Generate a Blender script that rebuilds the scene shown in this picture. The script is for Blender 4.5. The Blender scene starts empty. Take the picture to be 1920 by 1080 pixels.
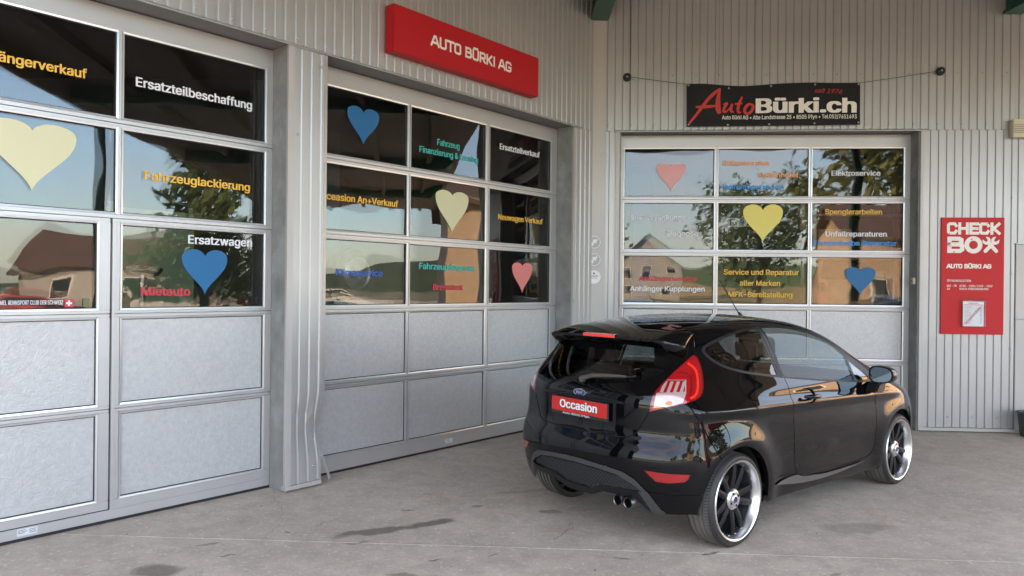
import bpy, bmesh, math, random
import numpy as np
from mathutils import Vector, Matrix

random.seed(7)
RNG = np.random.default_rng(11)
scene = bpy.context.scene
COL = scene.collection

# ------------------------------------------------------------------ camera
FOC, PITCH, ROLL = 1379.4356, math.radians(-0.05477), math.radians(0.59368)
CAM_H = 1.677
cam_data = bpy.data.cameras.new("camera")
cam_data.sensor_width = 36.0
cam_data.lens = FOC / 1920.0 * 36.0
cam_data.clip_start = 0.05
cam_data.clip_end = 3000.0
cam = bpy.data.objects.new("camera", cam_data)
COL.objects.link(cam)
_r = Vector((1, 0, 0)); _f = Vector((0, math.cos(PITCH), math.sin(PITCH))); _u = Vector((0, -math.sin(PITCH), math.cos(PITCH)))
_cr = _r * math.cos(ROLL) + _u * math.sin(ROLL)
_cu = _u * math.cos(ROLL) - _r * math.sin(ROLL)
_m = Matrix((_cr, _cu, -_f)).transposed().to_4x4()
_m.translation = Vector((0, 0, CAM_H))
cam.matrix_world = _m
scene.camera = cam

# ------------------------------------------------------------------ light
SUN_AZ = Vector((-0.80, 0.60, 0)).normalized()
SUN_EL = math.radians(19.0)
SKY_STRENGTH, SUN_STRENGTH, EXPOSURE = 0.15, 5.0, 3.12
world = bpy.data.worlds.new("World")
scene.world = world
world.use_nodes = True
wn, wl = world.node_tree.nodes, world.node_tree.links
wn.clear()
sky = wn.new('ShaderNodeTexSky'); sky.sky_type = 'NISHITA'; sky.sun_disc = False
sky.sun_elevation = SUN_EL
sky.sun_rotation = math.atan2(SUN_AZ.x, SUN_AZ.y)
sky.air_density = 1.1; sky.dust_density = 0.8; sky.ozone_density = 3.5
tc = wn.new('ShaderNodeTexCoord')
mp = wn.new('ShaderNodeMapping'); mp.inputs['Scale'].default_value = (1.0, 1.0, 3.2)
nz = wn.new('ShaderNodeTexNoise'); nz.inputs['Scale'].default_value = 2.6; nz.inputs['Detail'].default_value = 7; nz.inputs['Roughness'].default_value = 0.55
rp = wn.new('ShaderNodeValToRGB'); rp.color_ramp.elements[0].position = 0.45; rp.color_ramp.elements[1].position = 0.72
cl = wn.new('ShaderNodeMixRGB'); cl.inputs['Color2'].default_value = (5.2, 4.4, 3.8, 1)
mulc = wn.new('ShaderNodeMath'); mulc.operation = 'MULTIPLY'; mulc.inputs[1].default_value = 0.45
bg = wn.new('ShaderNodeBackground'); bg.inputs['Strength'].default_value = SKY_STRENGTH
out = wn.new('ShaderNodeOutputWorld')
wl.new(tc.outputs['Generated'], mp.inputs[0]); wl.new(mp.outputs[0], nz.inputs['Vector'])
wl.new(nz.outputs['Fac'], rp.inputs[0]); wl.new(rp.outputs[0], mulc.inputs[0]); hz = wn.new('ShaderNodeMath'); hz.operation = 'ADD'; hz.inputs[1].default_value = 0.22; wl.new(mulc.outputs[0], hz.inputs[0]); wl.new(hz.outputs[0], cl.inputs['Fac'])
wl.new(sky.outputs[0], cl.inputs['Color1']); wl.new(cl.outputs[0], bg.inputs['Color']); wl.new(bg.outputs[0], out.inputs[0])

sun_data = bpy.data.lights.new("sun", 'SUN')
sun_data.energy = SUN_STRENGTH; sun_data.angle = math.radians(0.5); sun_data.color = (1.0, 0.72, 0.46)
sun = bpy.data.objects.new("sun", sun_data)
COL.objects.link(sun)
_d = -(SUN_AZ * math.cos(SUN_EL) + Vector((0, 0, math.sin(SUN_EL))))
sun.rotation_euler = _d.to_track_quat('-Z', 'Y').to_euler()
sun.location = (0, 0, 30)

scene.view_settings.view_transform = 'Standard'
scene.view_settings.look = 'None'
scene.view_settings.exposure = EXPOSURE
scene.view_settings.gamma = 1.0
scene.view_settings.use_curve_mapping = False
try:
    scene.cycles.max_bounces = 10; scene.cycles.transparent_max_bounces = 24
    scene.cycles.caustics_reflective = False; scene.cycles.caustics_refractive = False
    scene.cycles.sample_clamp_indirect = 6.0
except Exception:
    pass

# ------------------------------------------------------------------ frames
A0, A1 = math.radians(48.88984), math.radians(-4.04963)
D0, DB = 5.5, 9.38
def frame(a, d):
    m = Matrix.Rotation(a, 4, 'Z')
    m.translation = Vector((-math.sin(a) * d, math.cos(a) * d, 0))
    return m
FL = frame(A0, D0)     # left wall: x along the wall, y into it, door skin at y=0
FB = frame(A1, DB)     # back wall
FW = Matrix.Identity(4)
CL_L, CL_B = -0.25, -0.22   # faces of the cladding in those frames

# ------------------------------------------------------------------ object helpers
def tag(o, label=None, cat=None, group=None, kind=None):
    if label: o['label'] = label
    if cat: o['category'] = cat
    if group: o['group'] = group
    if kind: o['kind'] = kind
    return o

def thing(name, label, cat, fr=FW, loc=(0, 0, 0), group=None):
    o = bpy.data.objects.new(name, None)
    o.empty_display_size = 0.2
    COL.objects.link(o)
    o.matrix_world = fr @ Matrix.Translation(Vector(loc))
    o['origin'] = tuple(loc)
    return tag(o, label, cat, group)

class MB:
    """collects polygons of one mesh in the coordinates of a frame"""
    def __init__(s):
        s.v, s.f, s.m = [], [], []
    def face(s, pts, m=0):
        n = len(s.v); s.v += [tuple(p) for p in pts]; s.f.append(tuple(range(n, n + len(pts)))); s.m.append(m); return s
    def box(s, x0, x1, y0, y1, z0, z1, m=0):
        n = len(s.v)
        s.v += [(x0, y0, z0), (x1, y0, z0), (x1, y1, z0), (x0, y1, z0), (x0, y0, z1), (x1, y0, z1), (x1, y1, z1), (x0, y1, z1)]
        for q in ((0, 3, 2, 1), (4, 5, 6, 7), (0, 1, 5, 4), (1, 2, 6, 5), (2, 3, 7, 6), (3, 0, 4, 7)):
            s.f.append(tuple(n + i for i in q)); s.m.append(m)
        return s
    def prism(s, poly, axis, a, b, m=0):
        """poly: 2D points, swept along axis from a to b"""
        def P(p, t):
            return {'x': (t, p[0], p[1]), 'y': (p[0], t, p[1]), 'z': (p[0], p[1], t)}[axis]
        n = len(s.v); k = len(poly)
        s.v += [P(p, a) for p in poly] + [P(p, b) for p in poly]
        s.f.append(tuple(range(n, n + k))); s.f.append(tuple(range(n + 2 * k - 1, n + k - 1, -1))); s.m += [m, m]
        for i in range(k):
            j = (i + 1) % k
            s.f.append((n + i, n + k + i, n + k + j, n + j)); s.m.append(m)
        return s
    def tube(s, pts, r, seg=10, m=0, cap=True):
        pts = [Vector(p) for p in pts]; n0 = len(s.v); rr = r if isinstance(r, (list, tuple)) else [r] * len(pts)
        up = Vector((0, 0, 1))
        for i, p in enumerate(pts):
            t = (pts[min(i + 1, len(pts) - 1)] - pts[max(i - 1, 0)]).normalized()
            a = t.cross(up)
            if a.length < 1e-3: a = t.cross(Vector((1, 0, 0)))
            a.normalize(); b = t.cross(a).normalized()
            for k in range(seg):
                w = 2 * math.pi * k / seg
                s.v.append(tuple(p + (a * math.cos(w) + b * math.sin(w)) * rr[i]))
        for i in range(len(pts) - 1):
            for k in range(seg):
                k2 = (k + 1) % seg; q = n0 + i * seg
                s.f.append((q + k, q + k2, q + seg + k2, q + seg + k)); s.m.append(m)
        if cap:
            s.f.append(tuple(n0 + k for k in range(seg))); e = n0 + (len(pts) - 1) * seg
            s.f.append(tuple(e + k for k in range(seg - 1, -1, -1))); s.m += [m, m]
        return s
    def lathe(s, prof, c, axis='y', seg=48, m=0, mats=None):
        """prof: list of (r, t); axis through c"""
        n0 = len(s.v); k = len(prof)
        for i in range(seg):
            w = 2 * math.pi * i / seg; cw, sw = math.cos(w), math.sin(w)
            for r, t in prof:
                if axis == 'y': s.v.append((c[0] + r * cw, c[1] + t, c[2] + r * sw))
                elif axis == 'z': s.v.append((c[0] + r * cw, c[1] + r * sw, c[2] + t))
                else: s.v.append((c[0] + t, c[1] + r * cw, c[2] + r * sw))
        for i in range(seg):
            j = (i + 1) % seg
            for q in range(k - 1):
                s.f.append((n0 + i * k + q, n0 + i * k + q + 1, n0 + j * k + q + 1, n0 + j * k + q)); s.m.append(mats[q] if mats else m)
        return s
    def build(s, name, mats, parent=None, smooth=False, fr=None, label=None, kind=None, weld=False, bevel=0, angle=35, recalc=True):
        org = Vector(parent['origin']) if (parent is not None and 'origin' in parent) else Vector((0, 0, 0))
        if parent is not None and parent.parent is not None:
            pass
        me = bpy.data.meshes.new(name)
        v = [tuple(Vector(p) - org) for p in s.v]
        me.from_pydata(v, [], s.f)
        if not isinstance(mats, (list, tuple)): mats = [mats]
        for mt in mats: me.materials.append(mt)
        me.polygons.foreach_set('material_index', s.m)
        bm = bmesh.new(); bm.from_mesh(me)
        if weld: bmesh.ops.remove_doubles(bm, verts=bm.verts, dist=1e-5)
        if recalc: bmesh.ops.recalc_face_normals(bm, faces=bm.faces)
        if bevel:
            ed = [e for e in bm.edges if len(e.link_faces) == 2 and e.calc_face_angle(0) > 0.6]
            bmesh.ops.bevel(bm, geom=ed, offset=bevel, segments=2, affect='EDGES', clamp_overlap=True)
        bm.to_mesh(me); bm.free()
        if smooth:
            me.polygons.foreach_set('use_smooth', [True] * len(me.polygons))
            try: me.set_sharp_from_angle(angle=math.radians(angle))
            except Exception: pass
        me.update()
        return link(name, me, parent, fr, label, kind)

def link(name, me, parent=None, fr=None, label=None, kind=None):
    o = bpy.data.objects.new(name, me)
    COL.objects.link(o)
    if parent is not None:
        o.parent = parent
        if 'origin' in parent: o['origin'] = tuple(parent['origin'])
    elif fr is not None:
        o.matrix_world = fr
    if label: o['label'] = label
    if kind: o['kind'] = kind
    return o

def obj_from(mb, name, mats, fr, loc, label, cat, group=None, kind=None, **kw):
    """a thing that is one mesh, origin at loc in the frame"""
    mb.v = [tuple(Vector(p) - Vector(loc)) for p in mb.v]
    o = mb.build(name, mats, **kw)
    o.matrix_world = fr @ Matrix.Translation(Vector(loc))
    o['origin'] = tuple(loc)
    return tag(o, label, cat, group, kind)

def copy_tree(o, parent=None):
    c = o.copy(); COL.objects.link(c)
    if parent is not None:
        c.parent = parent; c.matrix_parent_inverse = o.matrix_parent_inverse.copy()
    for ch in list(o.children): copy_tree(ch, c)
    return c

# ------------------------------------------------------------------ materials
def mat(name, color, rough=0.5, metal=0.0, coat=0.0, spec=0.5, noise=None, bump=None, tint=None, emit=None, trans=0.0, stain=None, coatr=0.03):
    m = bpy.data.materials.new(name); m.use_nodes = True
    N, L = m.node_tree.nodes, m.node_tree.links
    b = N['Principled BSDF']
    b.inputs['Base Color'].default_value = (*color, 1)
    b.inputs['Roughness'].default_value = rough; b.inputs['Metallic'].default_value = metal
    b.inputs['Coat Weight'].default_value = coat; b.inputs['Coat Roughness'].default_value = coatr
    b.inputs['Specular IOR Level'].default_value = spec
    b.inputs['Transmission Weight'].default_value = trans
    if name == 'black_paint': b.inputs['Coat IOR'].default_value = 1.39
    if spec == 0: b.inputs['IOR'].default_value = 1.0
    t = None
    if noise or bump or stain:
        t = N.new('ShaderNodeTexCoord')
    cur = None
    if noise:   # (scale, amount, detail)
        n = N.new('ShaderNodeTexNoise'); n.inputs['Scale'].default_value = noise[0]; n.inputs['Detail'].default_value = noise[2] if len(noise) > 2 else 5
        L.new(t.outputs['Object'], n.inputs['Vector'])
        r = N.new('ShaderNodeMapRange'); r.inputs['From Min'].default_value = 0.3; r.inputs['From Max'].default_value = 0.7
        r.inputs['To Min'].default_value = 1 - noise[1]; r.inputs['To Max'].default_value = 1 + noise[1]
        L.new(n.outputs['Fac'], r.inputs['Value'])
        mx = N.new('ShaderNodeMixRGB'); mx.blend_type = 'MULTIPLY'; mx.inputs['Fac'].default_value = 1
        mx.inputs['Color1'].default_value = (*color, 1); L.new(r.outputs[0], mx.inputs['Color2'])
        cur = mx.outputs[0]
    if stain:   # (scale, threshold, colour, strength)
        n = N.new('ShaderNodeTexNoise'); n.inputs['Scale'].default_value = stain[0]; n.inputs['Detail'].default_value = 8; n.inputs['Roughness'].default_value = 0.62
        L.new(t.outputs['Object'], n.inputs['Vector'])
        r = N.new('ShaderNodeMapRange'); r.inputs['From Min'].default_value = stain[1]; r.inputs['From Max'].default_value = stain[1] + 0.14
        r.inputs['To Max'].default_value = stain[3]; L.new(n.outputs['Fac'], r.inputs['Value'])
        mx = N.new('ShaderNodeMixRGB'); mx.inputs['Color2'].default_value = (*stain[2], 1); L.new(r.outputs[0], mx.inputs['Fac'])
        if cur: L.new(cur, mx.inputs['Color1'])
        else: mx.inputs['Color1'].default_value = (*color, 1)
        cur = mx.outputs[0]
    if cur: L.new(cur, b.inputs['Base Color'])
    if bump:    # (scale, strength, distance)
        n = N.new('ShaderNodeTexNoise'); n.inputs['Scale'].default_value = bump[0]; n.inputs['Detail'].default_value = 4
        L.new(t.outputs['Object'], n.inputs['Vector'])
        bp = N.new('ShaderNodeBump'); bp.inputs['Strength'].default_value = bump[1]; bp.inputs['Distance'].default_value = bump[2]
        L.new(n.outputs['Fac'], bp.inputs['Height']); L.new(bp.outputs[0], b.inputs['Normal'])
    return m

def glass(name, tint=(0.9, 0.92, 0.9), ior=1.5, gain=1.7, wave=None, rough=0.0):
    """one sheet of glazing: transparent with the mirror reflection of both faces"""
    m = bpy.data.materials.new(name); m.use_nodes = True
    N, L = m.node_tree.nodes, m.node_tree.links
    N.clear()
    o = N.new('ShaderNodeOutputMaterial'); mix = N.new('ShaderNodeMixShader')
    tr = N.new('ShaderNodeBsdfTransparent'); tr.inputs[0].default_value = (*tint, 1)
    gl = N.new('ShaderNodeBsdfAnisotropic'); gl.inputs['Roughness'].default_value = rough; gl.inputs['Color'].default_value = (1, 1, 1, 1)
    fr = N.new('ShaderNodeFresnel'); fr.inputs['IOR'].default_value = ior
    mu = N.new('ShaderNodeMath'); mu.operation = 'MULTIPLY'; mu.inputs[1].default_value = gain; mu.use_clamp = True
    L.new(fr.outputs[0], mu.inputs[0]); L.new(mu.outputs[0], mix.inputs['Fac'])
    L.new(tr.outputs[0], mix.inputs[1]); L.new(gl.outputs[0], mix.inputs[2]); L.new(mix.outputs[0], o.inputs['Surface'])
    if wave:
        t = N.new('ShaderNodeTexCoord'); n = N.new('ShaderNodeTexNoise'); n.inputs['Scale'].default_value = wave[0]; n.inputs['Detail'].default_value = 1.5
        g = N.new('ShaderNodeNewGeometry'); L.new(g.outputs['Position'], n.inputs['Vector'])
        b = N.new('ShaderNodeBump'); b.inputs['Strength'].default_value = 1.0; b.inputs['Distance'].default_value = wave[1]
        L.new(n.outputs['Fac'], b.inputs['Height']); L.new(b.outputs[0], gl.inputs['Normal'])
    return m

M = {}
M['clad'] = mat('grey_cladding', (0.425, 0.422, 0.412), 0.36, 0.4, noise=(1.3, 0.05), stain=(3.1, 0.60, (0.36, 0.34, 0.31), 0.35))
M['flash'] = mat('pale_flashing', (0.44, 0.42, 0.395), 0.45, 0.2, noise=(2.0, 0.05), stain=(4.0, 0.62, (0.40, 0.36, 0.31), 0.4))
M['jamb'] = mat('galvanised_jamb', (0.27, 0.275, 0.26), 0.6, 0.3, noise=(7, 0.16, 9), stain=(3.0, 0.52, (0.42, 0.43, 0.41), 0.5))
M['alu'] = mat('anodised_rail', (0.47, 0.465, 0.46), 0.38, 0.5, noise=(3, 0.04))
M['bead'] = mat('bright_bead', (0.60, 0.60, 0.60), 0.28, 0.6)
M['gasket'] = mat('black_gasket', (0.015, 0.015, 0.016), 0.6)
M['panel'] = mat('stucco_panel', (0.475, 0.473, 0.47), 0.42, 0.3, noise=(34, 0.07, 3), bump=(85, 0.85, 0.0038), stain=(1.7, 0.66, (0.33, 0.34, 0.34), 0.35))
M['panel_back'] = mat('panel_core', (0.3, 0.3, 0.3), 0.8)
M['rubber'] = mat('black_rubber', (0.012, 0.012, 0.013), 0.7)
M['soffit'] = mat('dark_soffit', (0.26, 0.255, 0.25), 0.6, 0.2)
M['screw'] = mat('screw_head', (0.42, 0.41, 0.40), 0.35, 0.8)
M['pane'] = glass('acrylic_outer', (0.76, 0.78, 0.77), 1.5, 1.155, wave=(0.9, 0.0022))
M['pane2'] = glass('acrylic_inner', (0.76, 0.78, 0.77), 1.5, 1.15, wave=(1.3, 0.0035), rough=0.02)
M['signred'] = mat('red_sign', (0.42, 0.008, 0.013), 0.5, spec=.3, noise=(1.5, 0.03))
M['signred2'] = mat('red_board', (0.50, 0.014, 0.016), 0.5, spec=.3)
M['white'] = mat('white_print', (0.78, 0.78, 0.77), 0.5)
M['cream'] = mat('cream_print', (0.80, 0.76, 0.68), 0.5)
M['vinyl_black'] = mat('black_banner', (0.009, 0.009, 0.009), 0.6, spec=.25, bump=(6, 0.4, 0.02))
M['green'] = mat('green_steel', (0.012, 0.085, 0.045), 0.45)
M['darkroof'] = mat('canopy_underside', (0.17, 0.155, 0.14), 0.7, noise=(1.0, 0.1))
M['beige'] = mat('beige_plastic', (0.62, 0.56, 0.42), 0.5)
M['clear'] = glass('clear_acrylic', (0.97, 0.97, 0.97), 1.49, 0.3)
TXT = {'yel': mat('yellow_vinyl', (0.72, 0.42, 0.04), 0.5), 'whi': mat('white_vinyl', (0.68, 0.69, 0.70), 0.5), 'red': mat('red_vinyl', (0.55, 0.03, 0.05), 0.5),
       'tea': mat('teal_vinyl', (0.04, 0.42, 0.36), 0.5), 'blu': mat('blue_vinyl', (0.03, 0.10, 0.42), 0.5), 'ora': mat('tan_vinyl', (0.82, 0.36, 0.12), 0.5),
       'sky': mat('sky_blue_vinyl', (0.02, 0.25, 0.66), 0.5), 'cream': mat('cream_heart', (0.60, 0.58, 0.36), 0.5), 'blue': mat('blue_heart', (0.0, 0.115, 0.285), 0.5),
       'pink': mat('red_heart', (0.66, 0.20, 0.18), 0.5), 'pale': mat('pink_heart', (0.74, 0.36, 0.36), 0.5), 'yellow': mat('yellow_heart', (0.72, 0.62, 0.14), 0.5)}

# ------------------------------------------------------------------ lettering
import os
from mathutils.geometry import tessellate_polygon
FONT = None
try:    # the grotesque that ships inside Blender; the built-in face is used if it is not there
    _fp = os.path.join(bpy.utils.resource_path('LOCAL'), 'datafiles', 'fonts', 'Inter.woff2')
    if os.path.exists(_fp): FONT = bpy.data.fonts.load(_fp)
except Exception:
    FONT = None
def text_loops(body, shear=0.0):
    c = bpy.data.curves.new('t', 'FONT'); c.body = body; c.size = 1; c.shear = shear
    if FONT: c.font = FONT
    c.resolution_u = 3; c.fill_mode = 'NONE'; c.dimensions = '2D'
    o = bpy.data.objects.new('t', c); COL.objects.link(o)
    dg = bpy.context.evaluated_depsgraph_get(); dg.update()
    me = bpy.data.meshes.new_from_object(o.evaluated_get(dg), depsgraph=dg)
    co = [(v.co.x, v.co.y) for v in me.vertices]; nb = {}
    for e in me.edges:
        a_, b_ = e.vertices; nb.setdefault(a_, []).append(b_); nb.setdefault(b_, []).append(a_)
    bpy.data.objects.remove(o); bpy.data.curves.remove(c); bpy.data.meshes.remove(me)
    seen, loops = set(), []
    for v in range(len(co)):
        if v in seen or v not in nb: continue
        cur, prev, lp = v, None, []
        nxt = v + 1 if (v + 1) in nb[v] else nb[v][0]
        while cur not in seen:
            seen.add(cur); lp.append(co[cur]); prev, cur = cur, nxt
            o_ = [q for q in nb[cur] if q != prev]
            nxt = o_[0] if o_ else prev
        if len(lp) > 2: loops.append(lp)
    return loops
def _area(l): return .5 * sum(l[i - 1][0] * l[i][1] - l[i][0] * l[i - 1][1] for i in range(len(l)))
def _inside(p, l):
    r = False
    for i in range(len(l)):
        a_, b_ = l[i - 1], l[i]
        if (a_[1] > p[1]) != (b_[1] > p[1]) and p[0] < (b_[0] - a_[0]) * (p[1] - a_[1]) / (b_[1] - a_[1]) + a_[0]: r = not r
    return r
_txt = {}
def text_geo(body, shear=0.0):
    if (body, shear) in _txt: return _txt[body, shear]
    lp = text_loops(body, shear); ar = [_area(l) for l in lp]; big = max(range(len(lp)), key=lambda i: abs(ar[i])); sg_ = 1 if ar[big] > 0 else -1
    outer = [i for i in range(len(lp)) if ar[i] * sg_ > 0]; hol = {i: [] for i in outer}
    for i in range(len(lp)):
        if ar[i] * sg_ > 0: continue
        c = [j for j in outer if _inside(lp[i][0], lp[j])]
        if c: hol[min(c, key=lambda j: abs(ar[j]))].append(i)
    V, F = [], []
    for n_, i in enumerate(outer):
        polys = [lp[i]] + [lp[j] for j in hol[i]]; base = len(V); lev = n_ % 2
        for l in polys: V += [(p[0], p[1], lev) for p in l]
        for t_ in tessellate_polygon([[Vector((p[0], p[1], 0)) for p in l] for l in polys]): F.append(tuple(base + k for k in t_))
    _txt[body, shear] = (np.array(V), F); return _txt[body, shear]
def lettering(mb, body, x, z, w, cap, y, offset=0.02, shear=0.0, fat=0.0, m=0, spacing=1.0, rise=0.0):
    """flat letters standing on baseline z from x, facing -y; weight is built up from shifted layers"""
    v, f = text_geo(body, shear); ve, _ = text_geo('E')
    lo, hi = ve[:, 1].min(), ve[:, 1].max(); x0, x1 = v[:, 0].min(), v[:, 0].max()
    b = .036 if fat > .004 else (.024 if cap > .05 else .014)
    sx = w / (x1 - x0 + 2 * b); sz = cap / (hi - lo + b * .7); k = 0
    dxs = (-b, -b / 3, b / 3, b) if fat > .004 else (-b, 0, b)
    for dx in dxs:
        for dz in (-b * .35, b * .35):
            n = len(mb.v)
            for p in v:
                px = (p[0] - x0 + b + dx) * sx
                mb.v.append((x + px, y - .00022 * (k + .5 * p[2]), z + (p[1] - lo + b * .35 + dz) * sz + rise * px))
            for q in f: mb.f.append(tuple(n + i for i in q)); mb.m.append(m)
            k += 1
    return mb

# ================================================================== ground
def plane(name, x0, x1, y0, y1, z, m, label=None, n=1):
    mb = MB()
    for i in range(n):
        for j in range(n):
            a, b = x0 + (x1 - x0) * i / n, x0 + (x1 - x0) * (i + 1) / n; c, d = y0 + (y1 - y0) * j / n, y0 + (y1 - y0) * (j + 1) / n
            mb.face([(a, c, z), (b, c, z), (b, d, z), (a, d, z)])
    o = mb.build(name, m, weld=True); o['kind'] = 'structure'
    return o
M['grass'] = mat('grass_field', (0.075, 0.115, 0.03), 0.9, noise=(0.08, 0.3, 8))
M['wheat'] = mat('wheat_stubble', (0.42, 0.31, 0.13), 0.9, noise=(0.5, 0.2, 8))
M['asphalt'] = mat('asphalt', (0.055, 0.055, 0.058), 0.85, noise=(3, 0.15))
def concrete():
    m = bpy.data.materials.new('worn_concrete'); m.use_nodes = True
    N, L = m.node_tree.nodes, m.node_tree.links; b = N['Principled BSDF']
    t = N.new('ShaderNodeTexCoord')
    def noise(sc, det, rough=0.6, dist=0.0, vec=None):
        n = N.new('ShaderNodeTexNoise'); n.inputs['Scale'].default_value = sc; n.inputs['Detail'].default_value = det
        n.inputs['Roughness'].default_value = rough; n.inputs['Distortion'].default_value = dist
        L.new(vec or t.outputs['Object'], n.inputs['Vector']); return n.outputs['Fac']
    def rng(s, a, c, lo, hi):
        r = N.new('ShaderNodeMapRange'); r.inputs['From Min'].default_value = a; r.inputs['From Max'].default_value = c
        r.inputs['To Min'].default_value = lo; r.inputs['To Max'].default_value = hi; L.new(s, r.inputs['Value']); return r.outputs[0]
    def mixc(fac, c1, c2, mode='MIX'):
        x = N.new('ShaderNodeMixRGB'); x.blend_type = mode
        for k, c in (('Fac', fac), ('Color1', c1), ('Color2', c2)):
            if isinstance(c, (int, float)): x.inputs[k].default_value = c
            elif isinstance(c, tuple): x.inputs[k].default_value = (*c, 1)
            else: L.new(c, x.inputs[k])
        return x.outputs[0]
    def math_(op, a, c=None):
        x = N.new('ShaderNodeMath'); x.operation = op
        for i, q in enumerate((a, c)):
            if q is None: continue
            if isinstance(q, (int, float)): x.inputs[i].default_value = q
            else: L.new(q, x.inputs[i])
        return x.outputs[0]
    col = mixc(rng(noise(0.9, 6), 0.35, 0.65, 0, 1), (0.49, 0.415, 0.33), (0.61, 0.52, 0.415))
    col = mixc(rng(noise(5.5, 9, 0.7), 0.42, 0.62, 0, 0.5), col, (0.35, 0.295, 0.235))
    col = mixc(rng(noise(26, 8, 0.75), 0.55, 0.64, 0, 0.75), col, (0.80, 0.73, 0.63))
    col = mixc(rng(noise(60, 5, 0.7), 0.58, 0.68, 0, 0.8), col, (0.23, 0.21, 0.185))
    col = mixc(rng(noise(2.3, 7, 0.65, 0.6), 0.57, 0.70, 0, 0.6), col, (0.38, 0.30, 0.22))
    # oil marks: ellipses (x, y, rx, ry, rotation, strength), edges broken up by noise
    wob = N.new('ShaderNodeTexNoise'); wob.inputs['Scale'].default_value = 7; wob.inputs['Detail'].default_value = 5; L.new(t.outputs['Object'], wob.inputs['Vector'])
    ws = N.new('ShaderNodeVectorMath'); ws.operation = 'SUBTRACT'; L.new(wob.outputs['Color'], ws.inputs[0]); ws.inputs[1].default_value = (0.5, 0.5, 0.5)
    wm = N.new('ShaderNodeVectorMath'); wm.operation = 'SCALE'; wm.inputs['Scale'].default_value = 0.16; L.new(ws.outputs[0], wm.inputs[0])
    wa = N.new('ShaderNodeVectorMath'); wa.operation = 'ADD'; L.new(t.outputs['Object'], wa.inputs[0]); L.new(wm.outputs[0], wa.inputs[1])
    for (x, y, rx, ry, a, s) in [(-0.92, 5.02, 0.30, 0.07, 0.38, .75), (-0.55, 5.22, 0.20, 0.06, 0.6, .8), (-2.05, 4.30, 0.15, 0.10, 0, .7), (-0.62, 4.27, 0.10, 0.03, .2, .55),
                              (0.30, 5.50, 0.09, 0.045, 0, .5), (-0.25, 5.62, 0.05, 0.025, 0, .6), (-0.78, 5.50, 0.05, 0.02, 0, .7), (0.70, 4.58, 0.05, 0.02, -.4, .8),
                              (1.28, 4.68, 0.05, 0.018, 0.3, .9), (-0.45, 4.50, 0.045, 0.014, 0.4, .8), (-1.75, 4.55, 0.06, 0.016, 0.3, .7), (-1.95, 4.75, 0.08, 0.02, 0.5, .5), (-1.0, 4.80, 0.08, 0.022, 0.2, .6),
                              (2.45, 5.2, 0.28, 0.12, 0.2, .35), (1.9, 4.3, 0.1, 0.02, 0.5, .5), (-0.1, 4.62, 0.04, 0.012, 0.5, .7), (-1.5, 4.98, .03, .012, 0, .8), (0.15, 6.05, 0.3, 0.05, .3, .3)]:
        mp_ = N.new('ShaderNodeMapping'); mp_.vector_type = 'TEXTURE'
        mp_.inputs['Location'].default_value = (x, y, 0); mp_.inputs['Rotation'].default_value = (0, 0, a); mp_.inputs['Scale'].default_value = (rx, ry, 1)
        L.new(wa.outputs[0], mp_.inputs['Vector'])
        ln = N.new('ShaderNodeVectorMath'); ln.operation = 'LENGTH'; L.new(mp_.outputs[0], ln.inputs[0])
        col = mixc(rng(ln.outputs['Value'], 0.75, 1.15, s, 0.0), col, (0.12, 0.10, 0.082))
    L.new(col, b.inputs['Base Color'])
    # hairline cracks
    b.inputs['Roughness'].default_value = 0.62
    L.new(rng(noise(4, 6), 0.3, 0.7, 0.5, 0.78), b.inputs['Roughness'])
    bm_ = N.new('ShaderNodeBump'); bm_.inputs['Strength'].default_value = 0.5; bm_.inputs['Distance'].default_value = 0.004
    L.new(noise(38, 8, 0.7), bm_.inputs['Height']); L.new(bm_.outputs[0], b.inputs['Normal'])
    return m
M['concrete'] = concrete()
M['joint'] = mat('joint_filler', (0.42, 0.41, 0.39), 0.8)
M['crack'] = mat('crack_dark', (0.20, 0.18, 0.16), 0.9)
plane('ground', -500, 500, -500, 500, -0.03, M['grass'])
plane('yard', -60, 90, -18.9, 60, -0.012, mat('yard_gravel', (0.50, 0.42, 0.33), .9, noise=(.8, .1)))
plane('road', -300, 300, -27, -19, -0.02, M['asphalt'])
# the apron: two cast slabs with a narrow joint between them
JA, JB = Vector((-3.6, 4.935)), Vector((6.0, 4.42))
mb = MB()
def slab(mb, pts):
    mb.face([(p[0], p[1], 0) for p in pts])
jd = (JB - JA).normalized(); jn = Vector((-jd.y, jd.x)); g = 0.004
A_ = JA - jd * 30; B_ = JB + jd * 21
up = MB(); up.face([(*(A_ + jn * g), 0), (*(B_ + jn * g), 0), (B_.x, 40, 0), (A_.x, 40, 0)]); up.face([(*(A_ + jn * g), 0), (*(B_ + jn * g), 0), (*(B_ + jn * g), -.02), (*(A_ + jn * g), -.02)])
lo = MB(); lo.face([(*(A_ - jn * g), 0), (*(B_ - jn * g), 0), (B_.x, -18, 0), (A_.x, -18, 0)]); lo.face([(*(A_ - jn * g), 0), (*(B_ - jn * g), 0), (*(B_ - jn * g), -.02), (*(A_ - jn * g), -.02)])
ap = thing('concrete_apron', None, None); del ap['origin']; ap['kind'] = 'structure'
up.build('concrete_slab', M['concrete'], ap); lo.build('concrete_slab', M['concrete'], ap)
jf = MB(); jf.face([(*(A_ + jn * g), -.0035), (*(B_ + jn * g), -.0035), (*(B_ - jn * g), -.0035), (*(A_ - jn * g), -.0035)]); jf.build('joint_strip', M['joint'], ap)
ck = MB()
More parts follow.
